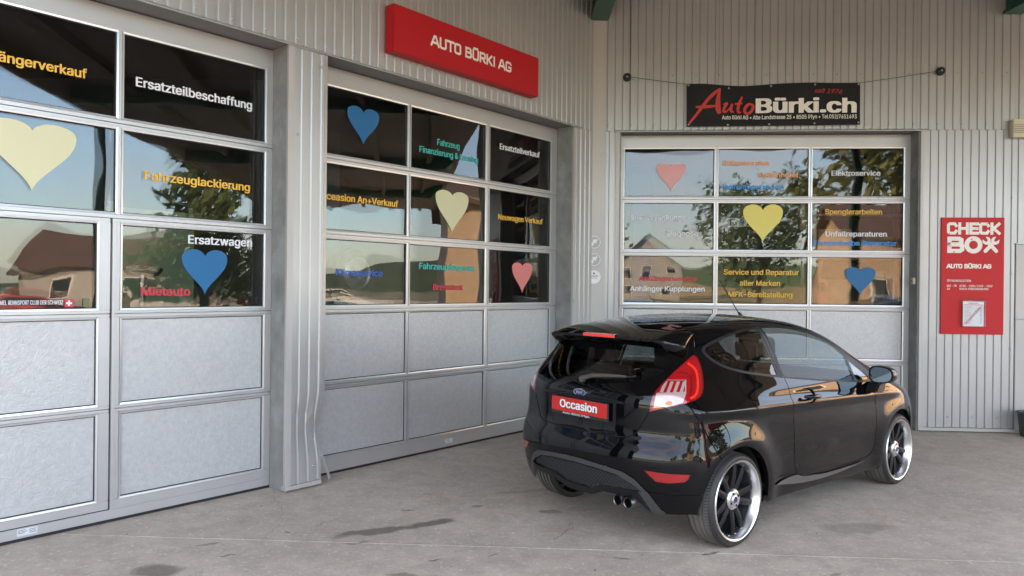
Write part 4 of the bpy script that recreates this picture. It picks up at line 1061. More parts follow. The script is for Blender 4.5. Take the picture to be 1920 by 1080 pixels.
MB().lathe([(.0, .03), (.04, .0), (.05, .03), (.12, .05), (.14, -.02), (.16, -.03)], (4.33, .28, 1.80), 'y', 24).build('rim', M['screw'], tw, smooth=True)
MB().lathe([(.16, -.03), (.24, -.03), (.26, .06), (.24, .15)], (4.33, .28, 1.80), 'y', 24).build('tyre', M['rubber'], tw, smooth=True)
MB().box(4.0, 4.7, .15, .6, .01, 1.54).build('stand', M['screw'], tw)
for i, (s, fr_) in enumerate(((5.4, FL), (1.2, FB))):
    lp = thing('lift_post', ('grey', 'blue')[i] + ' car lift post standing in the dark workshop behind the %s door' % ('middle', 'back')[i], 'car lift', fr_, (s, 2.4, 0))
    MB().box(s - .15, s + .15, 2.25, 2.6, .01, 3.6).build('column', mat('lift_paint%d' % i, ((.10, .11, .12), (.03, .08, .3))[i], .4), lp); MB().box(s - .5, s + .5, 2.1, 2.24, .3, .42).build('arm', M['screw'], lp)

# ================================================================== the car
# x forward, y to its left, z up, origin on the ground under the rear axle
CX0, CY0, CYAW = 0.952, 5.42, 0.7035
FC = Matrix.Translation((CX0, CY0, 0)) @ Matrix.Rotation(CYAW, 4, 'Z')
car = thing('parked_hatchback', 'black three-door hatchback parked on the apron, with a red dealer plate and polished wheels', 'car', FC, (0, 0, 0))
class CS:
    def __init__(s,pts):
        p=np.array(pts,float); s.x,s.y=p[:,0],p[:,1]; n=len(p); h=np.diff(s.x)
        A=np.zeros((n,n));b=np.zeros(n);A[0,0]=A[-1,-1]=1
        for i in range(1,n-1):
            A[i,i-1]=h[i-1];A[i,i]=2*(h[i-1]+h[i]);A[i,i+1]=h[i];b[i]=6*((s.y[i+1]-s.y[i])/h[i]-(s.y[i]-s.y[i-1])/h[i-1])
        s.m=np.linalg.solve(A,b)
    def __call__(s,q):
        q=np.clip(q,s.x[0],s.x[-1]);i=np.clip(np.searchsorted(s.x,q)-1,0,len(s.x)-2)
        h=s.x[i+1]-s.x[i];a=(s.x[i+1]-q)/h;b=(q-s.x[i])/h
        return a*s.y[i]+b*s.y[i+1]+((a**3-a)*s.m[i]+(b**3-b)*s.m[i+1])*h*h/6
def sst(a,b,x):
    t=np.clip((x-a)/(b-a),0,1);return t*t*(3-2*t)
WZ=CS([(.12,.752),(.20,.795),(.30,.815),(.42,.826),(.55,.833),(.70,.836),(.82,.838),(.90,.829),(.96,.808),(1.05,.764),(1.15,.720),(1.25,.673),(1.34,.623),(1.42,.565),(1.5,.49)])
WX=CS([(-.75,.10),(-.5,.055),(-.25,.02),(0,.004),(.4,0),(1.8,0),(2.3,.004),(2.6,.02),(2.9,.075),(3.1,.15),(3.35,.30)])
XT=CS([(.12,-.49),(.20,-.55),(.28,-.605),(.36,-.64),(.45,-.665),(.55,-.68),(.63,-.674),(.69,-.652),(.74,-.632),(.80,-.626),(.90,-.624),(.98,-.614),(1.04,-.585),(1.1,-.543),(1.2,-.466),(1.30,-.388),(1.36,-.335),(1.45,-.24)])
XF=CS([(.15,3.05),(.25,3.2),(.4,3.27),(.55,3.29),(.68,3.25),(.78,3.12),(.9,2.9),(1.0,2.7)])
RX=CS([(-.6,1.31),(-.45,1.362),(-.3,1.400),(0,1.447),(.35,1.476),(.7,1.484),(1.0,1.474),(1.25,1.447),(1.45,1.403),(1.65,1.328),(1.9,1.20),(2.15,1.075),(2.36,.975),(2.6,.915),(2.85,.865),(3.1,.79),(3.35,.66)])
def width(x,z):
    w=WZ(z)-WX(x)
    w=w-sst(.92,1.2,z)*.10*np.clip(.35-x,0,1)**1.6
    w=w-sst(.92,1.2,z)*.10*np.clip(x-1.5,0,1)**2
    # shoulder crease rising to the rear
    zc=.885-.035*(x-.3); d=z-zc
    w=w+.014*np.exp(-(d/.035)**2)*sst(2.6,2.2,x)
    w=w-.022*sst(.60,.93,z)*sst(.25,-.3,x)*sst(1.1,.95,z)
    w=w-.010*sst(.62,.88,z)*sst(2.6,2.2,x)*sst(.1,.6,x)*sst(1.0,.92,z)
    # door hollow above the sill
    w=w-.014*np.exp(-((z-.47)/.10)**2)*sst(.35,.75,x)*sst(2.1,1.7,x)
    # wheel arch swell
    for cx in (0,2.489):
        r=np.hypot(x-cx,z-.31); w=w+(.030 if cx==0 else .022)*np.exp(-(np.clip(r-.36,0,None)/.12)**2)*sst(1.0,.66,z)
    return w
def smax(a,b,k):
    h=np.clip(k-np.abs(a-b),0,None)/k; return np.maximum(a,b)+h*h*k*.25
def Fimp(x,y,z):
    a=np.abs(y)
    fs=a-width(x,z)
    ft=XT(z)+.19*(a/.78)**2.6-x
    # tailgate plate hollow
    ft=ft-0
    ff=x-(XF(z)-.30*(a/.8)**2.4)
    roof=RX(x)-.050*(a/.6)**2.2*sst(2.6,1.4,x)-.03*(a/.7)**2*sst(1.8,2.6,x)
    fr=(z-roof)*.85
    f=smax(fs,ft,.13+.0*z)
    f=smax(f,ff,.2)
    kr=.09
    f=smax(f,fr,kr)
    fb=(.17-z)
    return smax(f,fb,.05)
def grad(x,y,z,e=2e-4):
    g=np.stack([Fimp(x+e,y,z)-Fimp(x-e,y,z),Fimp(x,y+e,z)-Fimp(x,y-e,z),Fimp(x,y,z+e)-Fimp(x,y,z-e)],-1)
    return g/np.linalg.norm(g,axis=-1,keepdims=True)

P_ = {}
P_['paint'] = mat('black_paint', (0.0025, 0.0025, 0.003), 0.5, coat=1.0, spec=0.0, coatr=0.008)
P_['trim'] = mat('satin_black_trim', (0.009, 0.009, 0.010), 0.42, spec=.3)
P_['matte'] = mat('rough_black_plastic', (0.018, 0.018, 0.019), 0.62)
P_['greyplastic'] = mat('grey_diffuser_plastic', (0.045, 0.045, 0.047), 0.5)
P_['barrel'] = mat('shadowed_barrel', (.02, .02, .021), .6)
P_['dark'] = mat('unlit_black', (0.006, 0.006, 0.006), 0.9)
P_['gdark'] = glass('tinted_glass', (0.42, 0.43, 0.43), 1.52, 1.1)
P_['glight'] = glass('door_glass', (0.62, 0.70, 0.67), 1.52, 0.45)
P_['redlens'] = mat('red_lens', (0.30, 0.003, 0.006), 0.10, coat=1.0)
P_['redlens2'] = mat('deep_red_lens', (0.14, 0.002, 0.004), 0.12, coat=1.0)
P_['brightred'] = mat('brake_light_lens', (0.85, 0.03, 0.012), 0.15, coat=1.0)  # lit look is put into the saturated red; the lens emits nothing
P_['whitelens'] = mat('clear_lens', (0.50, 0.38, 0.36), 0.15, coat=1.0, metal=.35)
P_['seat'] = mat('dark_seat_cloth', (0.05, 0.05, 0.052), 0.9, noise=(30, .2))
P_['chrome'] = mat('polished_lip', (0.80, 0.80, 0.80), 0.30, 1.0)
P_['brushed'] = mat('machined_face', (0.66, 0.66, 0.67), 0.30, 1.0)
P_['gun'] = mat('gunmetal_spoke', (0.010, 0.010, 0.011), 0.5, 0.0, spec=.2)
P_['tyre'] = mat('tyre_rubber', (0.022, 0.022, 0.022), 0.55)
P_['tread'] = mat('worn_tread', (0.12, 0.112, 0.10), 0.8)
P_['exh'] = mat('exhaust_steel', (0.16, 0.155, 0.15), 0.3, 1.0)
P_['mirrorglass'] = mat('mirror_glass', (0.35, 0.42, 0.5), 0.02, 1.0)
P_['platered'] = mat('plate_red', (0.52, 0.018, 0.014), 0.4)
P_['blue'] = mat('badge_blue', (0.006, 0.02, 0.12), 0.25, coat=1)

# ---- skin of the right half as a triangle soup on the implicit surface
def make_skin():
    ex = [(.12, t) for t in np.linspace(0, 90, 74)[:-1]]
    rows = []
    for x, t in [(.15, a) for a in np.linspace(0, 90, 76)[:-1]]: rows.append((x, -math.cos(math.radians(t)), math.sin(math.radians(t))))
    for x in np.linspace(.15, 2.5, 110): rows.append((x, 0.0, 1.0))
    for t in np.linspace(0, 90, 50)[1:]: rows.append((2.5, math.sin(math.radians(t)), math.cos(math.radians(t))))
    ph = np.radians(np.linspace(-90, 90, 121))
    R = np.array(rows); nr, nphi = len(R), len(ph)
    C = np.zeros((nr, nphi, 3)); D = np.zeros((nr, nphi, 3))
    C[..., 0] = R[:, 0:1]; C[..., 2] = .66
    D[..., 0] = R[:, 1:2]; D[..., 1] = -R[:, 2:3] * np.cos(ph)[None]; D[..., 2] = R[:, 2:3] * np.sin(ph)[None]
    lo_, hi_ = np.full((nr, nphi), .05), np.full((nr, nphi), 2.2)
    for _ in range(34):
        mid = (lo_ + hi_) / 2; Q = C + D * mid[..., None]; ins = Fimp(Q[..., 0], Q[..., 1], Q[..., 2]) < 0
        lo_ = np.where(ins, mid, lo_); hi_ = np.where(ins, hi_, mid)
    Q = C + D * hi_[..., None]
    a, b, c, d = Q[:-1, :-1], Q[1:, :-1], Q[1:, 1:], Q[:-1, 1:]
    T = np.concatenate([np.stack([a, b, c], 2).reshape(-1, 3, 3), np.stack([a, c, d], 2).reshape(-1, 3, 3)])
    ar = np.linalg.norm(np.cross(T[:, 1] - T[:, 0], T[:, 2] - T[:, 0]), axis=1)
    T = T[ar > 1e-9]
    g = grad(*[T.mean(1)[:, i] for i in range(3)]); nrm = np.cross(T[:, 1] - T[:, 0], T[:, 2] - T[:, 0])
    fl = (nrm * g).sum(1) < 0; T[fl] = T[fl][:, ::-1]
    return T
def dom_side(P): return P[..., [0, 2]]
def dom_rear(P): return np.stack([np.degrees(np.arctan2(np.abs(P[..., 1]), .5 - P[..., 0])) * .019, P[..., 2]], -1)
def dom_top(P): return np.stack([P[..., 0], np.abs(P[..., 1])], -1)
def rz(pts): return [(a * .019, z) for a, z in pts]
def inpoly(q, poly):
    poly = np.array(poly); r = np.zeros(len(q), bool); n = len(poly)
    for i in range(n):
        a, b = poly[i], poly[(i + 1) % n]
        c = ((a[1] > q[:, 1]) != (b[1] > q[:, 1]))
        xx = (b[0] - a[0]) * (q[:, 1] - a[1]) / ((b[1] - a[1]) + 1e-12) + a[0]
        r ^= c & (q[:, 0] < xx)
    return r
def carve(T, poly, dom, mask_fn=None):
    """split the soup along the outline and return (inside, outside)"""
    poly = [np.array(p, float) for p in poly]; keep = []
    if mask_fn is not None:
        mk = mask_fn(T.mean(1)); keep.append(T[~mk]); T = T[mk]
    allp = np.array(poly); lo_, hi_ = allp.min(0) - .01, allp.max(0) + .01
    U = dom(T); sel = (U.max(1) > lo_).all(1) & (U.min(1) < hi_).all(1); keep.append(T[~sel]); T = T[sel]
    for i in range(len(poly)):
        p, q = poly[i], poly[(i + 1) % len(poly)]
        d = q - p; L_ = np.hypot(*d)
        if L_ < 1e-6: continue
        n = np.array([-d[1], d[0]]) / L_
        U = dom(T); s = (U - p) @ n; s[np.abs(s) < 1e-6] = 0
        mixed = (s.max(1) > 0) & (s.min(1) < 0)
        bl, bh = np.minimum(p, q) - .001, np.maximum(p, q) + .001
        mixed &= (U.max(1) > bl).all(1) & (U.min(1) < bh).all(1)
        M_, S_ = T[mixed], s[mixed]; out_ = [T[~mixed]]
        if len(M_):
            res = []
            for t, sv in zip(M_, S_):
                pos, neg = [], []
                for k in range(3):
                    a, b = t[k], t[(k + 1) % 3]; sa, sb = sv[k], sv[(k + 1) % 3]
                    if sa >= 0: pos.append(a)
                    if sa <= 0: neg.append(a)
                    if sa * sb < 0:
                        m_ = a + (b - a) * (sa / (sa - sb)); pos.append(m_); neg.append(m_)
                for pl_ in (pos, neg):
                    for k in range(1, len(pl_) - 1): res.append((pl_[0], pl_[k], pl_[k + 1]))
            out_.append(np.array(res))
        T = np.concatenate(out_)
    ins = inpoly(dom(T.mean(1)), poly)
    keep.append(T[~ins])
    return T[ins], np.concatenate([k for k in keep if len(k)])
def stripe(pts, w, closed=False):
    P = [np.array(p, float) for p in pts]; L_, R_ = [], []
    for i in range(len(P)):
        a, b = P[max(i - 1, 0)], P[min(i + 1, len(P) - 1)]; d = (b - a) / np.hypot(*(b - a)); n = np.array([-d[1], d[0]]) * w
        L_.append(P[i] + n); R_.append(P[i] - n)
    return L_ + R_[::-1]
def crv(pts, k=5, closed=True):
    """Catmull-Rom through points; a point given as (x, z, 1) stays a corner"""
    n = len(pts); out_ = []
    for i in range(n if closed else n - 1):
        g_ = lambda j: pts[j % n] if closed else pts[min(max(j, 0), n - 1)]
        p1_, p2_ = g_(i), g_(i + 1); p0_ = p1_ if len(p1_) > 2 else g_(i - 1); p3_ = p2_ if len(p2_) > 2 else g_(i + 2)
        for j in range(k):
            t = j / k
            out_.append(tuple(.5 * (2 * p1_[q] + (-p0_[q] + p2_[q]) * t + (2 * p0_[q] - 5 * p1_[q] + 4 * p2_[q] - p3_[q]) * t * t + (-p0_[q] + 3 * p1_[q] - 3 * p2_[q] + p3_[q]) * t ** 3) for q in (0, 1)))
    if not closed: out_.append(tuple(pts[-1][:2]))
    return out_
def skin_mesh(name, T, m, off=0.0, both=True, parent=car, label=None, sides=None, flat=False):
    """turn soup into mesh objects with the surface's own normals"""
    P = T.reshape(-1, 3).copy()
    for _ in range(2):
        f = Fimp(P[:, 0], P[:, 1], P[:, 2]); g = grad(P[:, 0], P[:, 1], P[:, 2]); P -= g * np.clip(f, -.02, .02)[:, None]
    key = np.round(P, 5); uq, inv = np.unique(key, axis=0, return_inverse=True); inv = inv.reshape(-1)
    N_ = grad(uq[:, 0], uq[:, 1], uq[:, 2]); V = uq + N_ * off
    F_ = inv.reshape(-1, 3); F_ = F_[(F_[:, 0] != F_[:, 1]) & (F_[:, 1] != F_[:, 2]) & (F_[:, 0] != F_[:, 2])]
    outs = []
    for sd in (sides or ((1,) if not both else (1, -1))):
        pass
    def mk(V, F_, N_, nm):
        me = bpy.data.meshes.new(nm); me.from_pydata(V.tolist(), [], F_.tolist()); me.materials.append(m)
        me.polygons.foreach_set('use_smooth', [True] * len(me.polygons)); me.update()
        if len(me.vertices) == len(N_): me.normals_split_custom_set_from_vertices([tuple(n) for n in N_])
        o = link(nm, me, parent, label=label); return o
    Vm, Nm, Fm = V * [1, -1, 1], N_ * [1, -1, 1], F_[:, ::-1]
    if both == 'joined':
        return mk(np.concatenate([V, Vm]), np.concatenate([F_, Fm + len(V)]), np.concatenate([N_, Nm]), name)
    o = mk(V, F_, N_, name)
    if both: mk(Vm, Fm, Nm, name)
    return o

T = make_skin()
fa_side = lambda c: (np.abs(c[:, 1]) > .42)
fa_rear = lambda c: (c[:, 0] < .1)
# openings
ARCH_R, ARCH_F = (-.02, .312, .352), (2.462, .310, .350)
circ = lambda c: [(c[0] + c[2] * math.cos(a), c[1] + c[2] * math.sin(a)) for a in np.linspace(0, 2 * math.pi, 49)[:-1]]
_, T = carve(T, circ(ARCH_R), dom_side, fa_side); _, T = carve(T, circ(ARCH_F), dom_side, fa_side)
_, T = carve(T, [(.26, .0), (2.13, .0), (2.13, .190), (.30, .238)], dom_side, lambda c: (np.abs(c[:, 1]) > .3) & (c[:, 0] > .2) & (c[:, 0] < 2.2))
_, T = carve(T, rz([(-2, -.2), (-2, .298), (4, .298), (6, .302), (11.5, .345), (22.5, .350), (25.5, .30), (28, .253), (40, .272), (60, .276), (75, .28), (75, -.2)]), dom_rear, lambda c: c[:, 0] < 0)
_, T = carve(T, [(.1, -.2), (2.3, -.2), (2.3, .6), (.1, .6)], dom_top, lambda c: (c[:, 2] < .25) & (c[:, 0] > .1) & (c[:, 0] < 2.3) & (np.abs(c[:, 1]) < .75))
# side glass
DLO = crv([(-.128, 1.272), (-.05, 1.312), (.071, 1.342), (.24, 1.373), (.408, 1.394), (.686, 1.411), (.88, 1.410), (1.076, 1.396), (1.23, 1.377), (1.386, 1.346), (1.52, 1.302), (1.64, 1.240), (1.79, 1.146), (1.944, 1.045), (2.03, .975, 1), (1.99, .930, 1), (1.73, .942), (1.225, .986), (.72, 1.042), (.427, 1.077), (.171, 1.116), (.0, 1.163), (-.09, 1.215)])
dlo, T = carve(T, DLO, dom_side, lambda c: (np.abs(c[:, 1]) > .42) & (c[:, 2] > .9))
q, dlo = carve(dlo, crv([(-.098, 1.272), (-.03, 1.300), (.095, 1.330), (.24, 1.357), (.375, 1.373), (.50, 1.383), (.590, 1.387, 1), (.590, 1.072, 1), (.434, 1.092), (.300, 1.110), (.179, 1.132), (.08, 1.155), (.0, 1.184), (-.066, 1.226)]), dom_side)
skin_mesh('quarter_window', q, P_['gdark'], -.003)
q, dlo = carve(dlo, crv([(.675, 1.392, 1), (.80, 1.392), (.92, 1.387), (1.05, 1.373), (1.18, 1.352), (1.321, 1.320), (1.45, 1.277), (1.554, 1.230), (1.62, 1.190), (1.676, 1.150, 1), (1.664, .960, 1), (1.2, 1.004), (.667, 1.056, 1)]), dom_side)
skin_mesh('door_window', q, P_['glight'], -.004)
q, dlo = carve(dlo, [(1.715, 1.122), (1.80, 1.064), (1.93, .975), (1.92, .953), (1.70, .963)], dom_side)
skin_mesh('corner_window', q, P_['gdark'], -.003)
for w_, x0 in (((.66, 1.40, .640, 1.060), 0),):
    q, dlo = carve(dlo, stripe([(.634, 1.41), (.632, 1.3), (.626, 1.15), (.622, 1.05)], .003), dom_side); skin_mesh('pillar_gap', q, P_['dark'], -.006)
skin_mesh('window_trim', dlo, P_['trim'], .0008)
# windscreen
q, T = carve(T, crv([(1.50, -.02, 1), (1.505, .25), (1.53, .46), (1.60, .535), (1.80, .585), (2.0, .64), (2.2, .69), (2.30, .69), (2.37, .45), (2.42, .2), (2.43, -.02, 1)]), dom_top, lambda c: (c[:, 2] > .88) & (c[:, 0] > 1.4))
skin_mesh('windscreen', q, P_['glight'], -.002, both='joined')
# tailgate glass
q, T = carve(T, rz(crv([(-1, 1.053, 1), (6, 1.054), (14.9, 1.061), (22.7, 1.081), (28.9, 1.127), (35.1, 1.200), (38.6, 1.246), (39.6, 1.275), (38, 1.315), (30, 1.345), (10, 1.362), (-1, 1.363, 1)])), dom_rear, lambda c: (c[:, 0] < .05) & (c[:, 2] > 1.0))
skin_mesh('rear_window', q, P_['gdark'], -.001, both='joined')
# lamps
LAMP = rz(crv([(41.2, 1.246), (43.4, 1.20), (44.3, 1.12), (44.0, 1.04), (42.8, .998), (40.5, .975), (36.0, .952), (31, .926), (27.0, .898, 1), (27.3, .95), (28.4, 1.022), (32.2, 1.114), (36.9, 1.194)]))
lamp, T = carve(T, LAMP, dom_rear, fa_rear)
lc = np.array(LAMP).mean(0)
inner = [tuple(lc + (np.array(p) - lc) * [.93, .95]) for p in LAMP]
li, rim_ = carve(lamp, inner, dom_rear); skin_mesh('lamp_surround', rim_, P_['redlens2'], .0015)
wh, li = carve(li, rz([(28.3, .925), (28.9, 1.012), (32.0, 1.098), (38.0, 1.098), (38.0, 1.02), (37.0, .966), (33, .942)]), dom_rear)
hw, wh = carve(wh, rz([(28.9, 1.018), (32.0, 1.095), (37.6, 1.095), (37.6, 1.030)]), dom_rear)
gq, li = carve(li, stripe(crv([(a * .019, z) for a, z in ((38.6, 1.198), (41.6, 1.150), (42.0, 1.07), (41.2, 1.012), (39.2, .988))], 6, False), .0075), dom_rear)
skin_mesh('light_guide', gq, P_['brightred'], .003)
gq, li = carve(li, stripe(crv([(a * .019, z) for a, z in ((35.6, 1.145), (39.2, 1.125), (39.7, 1.06), (39.2, 1.01))], 6, False), .0035), dom_rear)
skin_mesh('lens_groove', gq, P_['redlens2'], .001)
gq, li = carve(li, stripe([(a * .019, z) for a, z in ((30.0, .935), (35, .953), (38.8, .972))], .004), dom_rear)
skin_mesh('lens_groove', gq, P_['brightred'], .001)
am, wh = carve(wh, rz([(31.6, .955), (32.6, .975), (33.8, .970), (33.9, .955), (32.8, .946)]), dom_rear)
skin_mesh('indicator_bulb', am, mat('amber_bulb', (.6, .25, .05), .3), .001)
tl = skin_mesh('tail_light', li, P_['redlens'], .002, both=False, label='right tail light, red with a clear lower inner field')
hw_all = hw
bars = []
for k in range(4):
    a0 = 30.0 + k * 1.95
    b_, hw_all = carve(hw_all, rz([(a0, 1.022), (a0 + .95, 1.022), (a0 + 2.1, 1.088), (a0 + 1.1, 1.088)]), dom_rear); bars.append(b_)
skin_mesh('light_bars', np.concatenate(bars), P_['whitelens'], .003, both=True)
skin_mesh('lamp_field', hw_all, P_['redlens'], .002, both=True)
skin_mesh('clear_lens', wh, P_['whitelens'], .0025, both=True)
skin_mesh('tail_light', li * 1.0, P_['redlens'], .002, both=False) if False else None
_m = li.copy(); 
P2_ = tl.data.copy(); 
for v in P2_.vertices: v.co.y = -v.co.y
P2_.flip_normals(); link('tail_light', P2_, car, label='left tail light, seen edge on')
# C-shaped light guide inside the lamp
# panel gaps
def gap(pts, dom, w=.0036, mask=None, nm='panel_gap'):
    global T
    q, T = carve(T, stripe(crv(pts, 5, False), w), dom, mask)
    if len(q): skin_mesh(nm, q, P_['dark'], -.007)
gap([(.668, 1.045), (.672, .98), (.668, .882), (.684, .75), (.702, .604), (.733, .45), (.762, .372), (.84, .334), (1.1, .316), (1.4, .312), (1.75, .318), (1.90, .330), (1.975, .365), (2.005, .46), (2.008, .676), (1.978, .80), (1.955, .86), (1.955, .935)], dom_side, mask=fa_side)
gap(rz([(35.0, .953), (38.5, .95), (42.0, .85), (45.5, .73), (48.6, .635), (50, .60)]), dom_rear, mask=fa_rear)
gap(rz([(41.8, 1.36), (41.6, 1.25)]), dom_rear, mask=fa_rear)
gap(rz([(26.7, .895), (25.6, .85), (23.4, .775), (21.6, .738), (19, .722), (15, .717), (8, .713), (-1, .712)]), dom_rear, w=.0035, mask=fa_rear)
gap(rz([(26.8, .40), (32, .398), (42, .402), (47, .41)]), dom_rear, w=.002, mask=fa_rear)
gap([(-.075, -.02), (-.078, .3), (-.085, .5), (-.10, .58)], dom_top, w=.002, mask=lambda c: c[:, 2] > 1.25)
gap([(2.0, .73), (2.2, .76), (2.5, .72), (2.8, .70)], dom_top, w=.002, mask=lambda c: (c[:, 2] > .7) & (c[:, 0] > 1.95))
gap([(.30, .400), (.45, .386), (.62, .372), (.74, .362)], dom_side, w=.002, mask=fa_side)
# lower rear: mesh insert, grey blade, reflector
q, T = carve(T, rz([(-1, .497), (10, .490), (18.0, .473), (22.3, .437), (25.2, .395), (21.5, .391), (12.5, .388), (8.5, .372), (6.5, .352), (3.6, .347), (-1, .347)]), dom_rear, fa_rear)
MESHQ = q; skin_mesh('mesh_insert', q, P_['dark'], -.022, both='joined')
q, T = carve(T, rz([(-1, .537), (4, .536), (13, .524), (19.3, .507), (23, .472), (27.5, .385), (30.4, .30), (32.4, .262), (30.2, .254), (28.0, .254), (26.3, .32), (24.0, .392), (21.0, .445), (17.5, .480), (10, .498), (-1, .504)]), dom_rear, fa_rear)
skin_mesh('grey_blade', q, P_['greyplastic'], .006, both='joined')
q, T = carve(T, rz([(-1, .346), (3.7, .346), (6.6, .351), (8.7, .371), (12.6, .387), (21.5, .390), (25.3, .392), (26.0, .33), (28.2, .252), (25.4, .298), (22.4, .348), (11.5, .343), (6, .300), (-1, .296)]), dom_rear, fa_rear)
skin_mesh('lower_lip', q, P_['trim'], .010, both='joined')
RF = rz([(26.2, .536), (39.2, .530), (38.6, .50), (37.6, .484), (33, .472), (29.6, .474)])
rc_ = np.array(RF).mean(0); q, T = carve(T, [tuple(rc_ + (np.array(p) - rc_) * 1.06) for p in RF], dom_rear, fa_rear)
q, r_ = carve(q, RF, dom_rear); skin_mesh('rear_reflector', q, P_['redlens'], .001); skin_mesh('reflector_frame', r_, P_['chrome'] if False else P_['trim'], .002)
# sill blade
q, T = carve(T, crv([(.43, .336, 1), (.60, .352), (.76, .352), (1.1, .305), (1.5, .296), (1.86, .30, 1), (1.5, .276), (1.1, .270), (.8, .288), (.60, .312)]), dom_side, fa_side)
skin_mesh('sill_blade', q, mat('sill_blade_highlight', (.06, .058, .055), .2, coat=1), .010)  # lighter grey base colour carries the highlight along the blade
# door handle hollow
q, T = carve(T, [(.915 + .105 * math.cos(a), .905 + .052 * math.sin(a)) for a in np.linspace(0, 2 * math.pi, 33)[:-1]], dom_side, fa_side)
skin_mesh('handle_cup', q, P_['paint'], -.012)
# headlamps, only a sliver of them shows
q, T = carve(T, crv([(2.80, .80, 1), (3.0, .79), (3.2, .72), (3.16, .64), (2.95, .68)]), dom_side, lambda c: c[:, 0] > 2.6)
if len(q): skin_mesh('headlight', q, P_['whitelens'], .001)
# door skin as a part of its own
dr, T = carve(T, crv([(.668, 1.07, 1), (.672, .98), (.668, .882), (.684, .75), (.702, .604), (.733, .45), (.762, .372, 1), (.84, .334), (1.1, .316), (1.4, .312), (1.75, .318), (1.90, .330), (1.975, .365), (2.005, .46), (2.008, .676), (1.978, .80), (1.955, .86), (1.955, .965, 1)]), dom_side, fa_side)
skin_mesh('door', dr, P_['paint'])
tg, T = carve(T, rz([(-2, .712), (8, .713), (15, .717), (19, .722), (21.6, .738), (23.4, .775), (25.6, .85), (27.0, .897), (27.3, .95), (28.4, 1.022), (32.2, 1.114), (36.9, 1.194), (41.4, 1.25), (41.8, 1.37), (-2, 1.40)]), dom_rear, lambda c: c[:, 0] < -.085)
tgo = skin_mesh('tailgate', tg, P_['paint'], 0, both='joined')
bp_, T = carve(T, rz([(-2, .712), (8, .713), (15, .717), (19, .722), (21.6, .738), (23.4, .775), (25.6, .85), (26.8, .896), (31, .925), (35.2, .952), (38.5, .95), (42.0, .85), (45.5, .73), (48.6, .635), (52, .56), (60, .2), (-2, .1)]), dom_rear, fa_rear)
skin_mesh('rear_bumper', bp_, P_['paint'], 0, both='joined')
skin_mesh('body_shell', T, P_['paint'], 0, both='joined')

# ---- mesh insert: hexagonal openings as raised bars
hx = MB()
def rsurf(th, z):
    """point on the tail at angle th (deg, signed to the right) and height z"""
    a = math.radians(abs(th)); lo_, hi_ = .3, 2.0
    for _ in range(40):
        m_ = (lo_ + hi_) / 2; x, y = .5 - m_ * math.cos(a), m_ * math.sin(a)
        if Fimp(np.array(x), np.array(y), np.array(z)) < 0: lo_ = m_
        else: hi_ = m_
    y = hi_ * math.sin(a); return Vector((.5 - hi_ * math.cos(a), -y if th > 0 else y, z))
MI = [(-1, .497), (10, .490), (18.0, .473), (22.3, .437), (25.2, .395), (21.5, .391), (12.5, .388), (8.5, .372), (6.5, .352), (3.6, .347), (-1, .347)]
segs_ = []
dz, dt = .0125, 1.15
row = 0; z = .352
while z < .495:
    th = -25.5 + (row % 2) * dt * .5
    while th < 25.5:
        if inpoly(np.array([[abs(th), z]]), MI)[0] and inpoly(np.array([[abs(th) + .3, z + .004]]), MI)[0]:
            c = rsurf(th, z); nn_ = grad(np.array(c.x), np.array(c.y), np.array(c.z)); c -= Vector(nn_) * .006
            e = rsurf(th + .5, z) - rsurf(th, z); e.normalize(); u = Vector((0, 0, 1)); w_, h_ = .0135, .0075
            ring = [c + e * w_ * a + u * h_ * b for a, b in ((-.85, 0), (-.45, 1), (.45, 1), (.85, 0), (.45, -1), (-.45, -1))]
            ring2 = [c + (p - c) * .66 for p in ring]
            for i in range(6): hx.face([ring[i], ring[(i + 1) % 6], ring2[(i + 1) % 6], ring2[i]])
        th += dt
    row += 1; z += dz
hx.build('grille_mesh', mat('mesh_plastic', (.035, .035, .037), .45), car, kind='stuff')

# ---- spoiler
sp = MB(); n = 36; secs = []
def surf_x(y, z):
    lo_, hi_ = .4, -.9
    for _ in range(36):
        m_ = (lo_ + hi_) / 2
        if Fimp(np.array(m_), np.array(y), np.array(z)) < 0: lo_ = m_
        else: hi_ = m_
    return hi_
for i in range(n + 1):
    u = -1 + 2 * i / n; y = u * .535; yr = u * .578; au = abs(u)
    ex = -.452 + .030 * au ** 2 + .17 * max(0, (au - .86) / .14) ** 1.8      # trailing edge sweeps forward at the tips
    ez = 1.352 - .012 * au ** 2 - .035 * max(0, (au - .84) / .16) ** 2
    rx = -.10
    rzv = float(RX(np.array(rx))) - .050 * (abs(y) / .6) ** 2.2 - .0
    # find roof surface height at (rx, y)
    lo_, hi_ = 1.1, 1.55
    for _ in range(30):
        m_ = (lo_ + hi_) / 2
        if Fimp(np.array(rx), np.array(y), np.array(m_)) < 0: lo_ = m_
        else: hi_ = m_
    rzv = hi_
    top = []
    for k in range(9):
        t = k / 8; x = rx + (ex - rx) * t; yy = y + (yr - y) * t; z_ = rzv + (ez - rzv) * t + .010 * math.sin(math.pi * t) + .002
        top.append((x, yy, z_))
    th_ = .030 + .05 * max(0, (au - .78) / .22) ** 1.5
    zi = ez - th_ - .03; bot = [(ex + .002, yr, ez - .016), (ex + .030, yr * .998, ez - th_ * .9), (ex + .07, yr * .99, ez - th_ - .012), (max(surf_x(yr * .98, zi), ex + .075) + .012, yr * .98, zi)]
    secs.append(top + bot)
k = len(secs[0])
for s_ in secs: sp.v += s_
for i in range(n):
    for j in range(k - 1):
        a = i * k + j; sp.f.append((a, a + 1, a + k + 1, a + k)); sp.m.append(0)
for i in (0, n):
    sp.f.append(tuple(i * k + j for j in range(k))); sp.m.append(0)
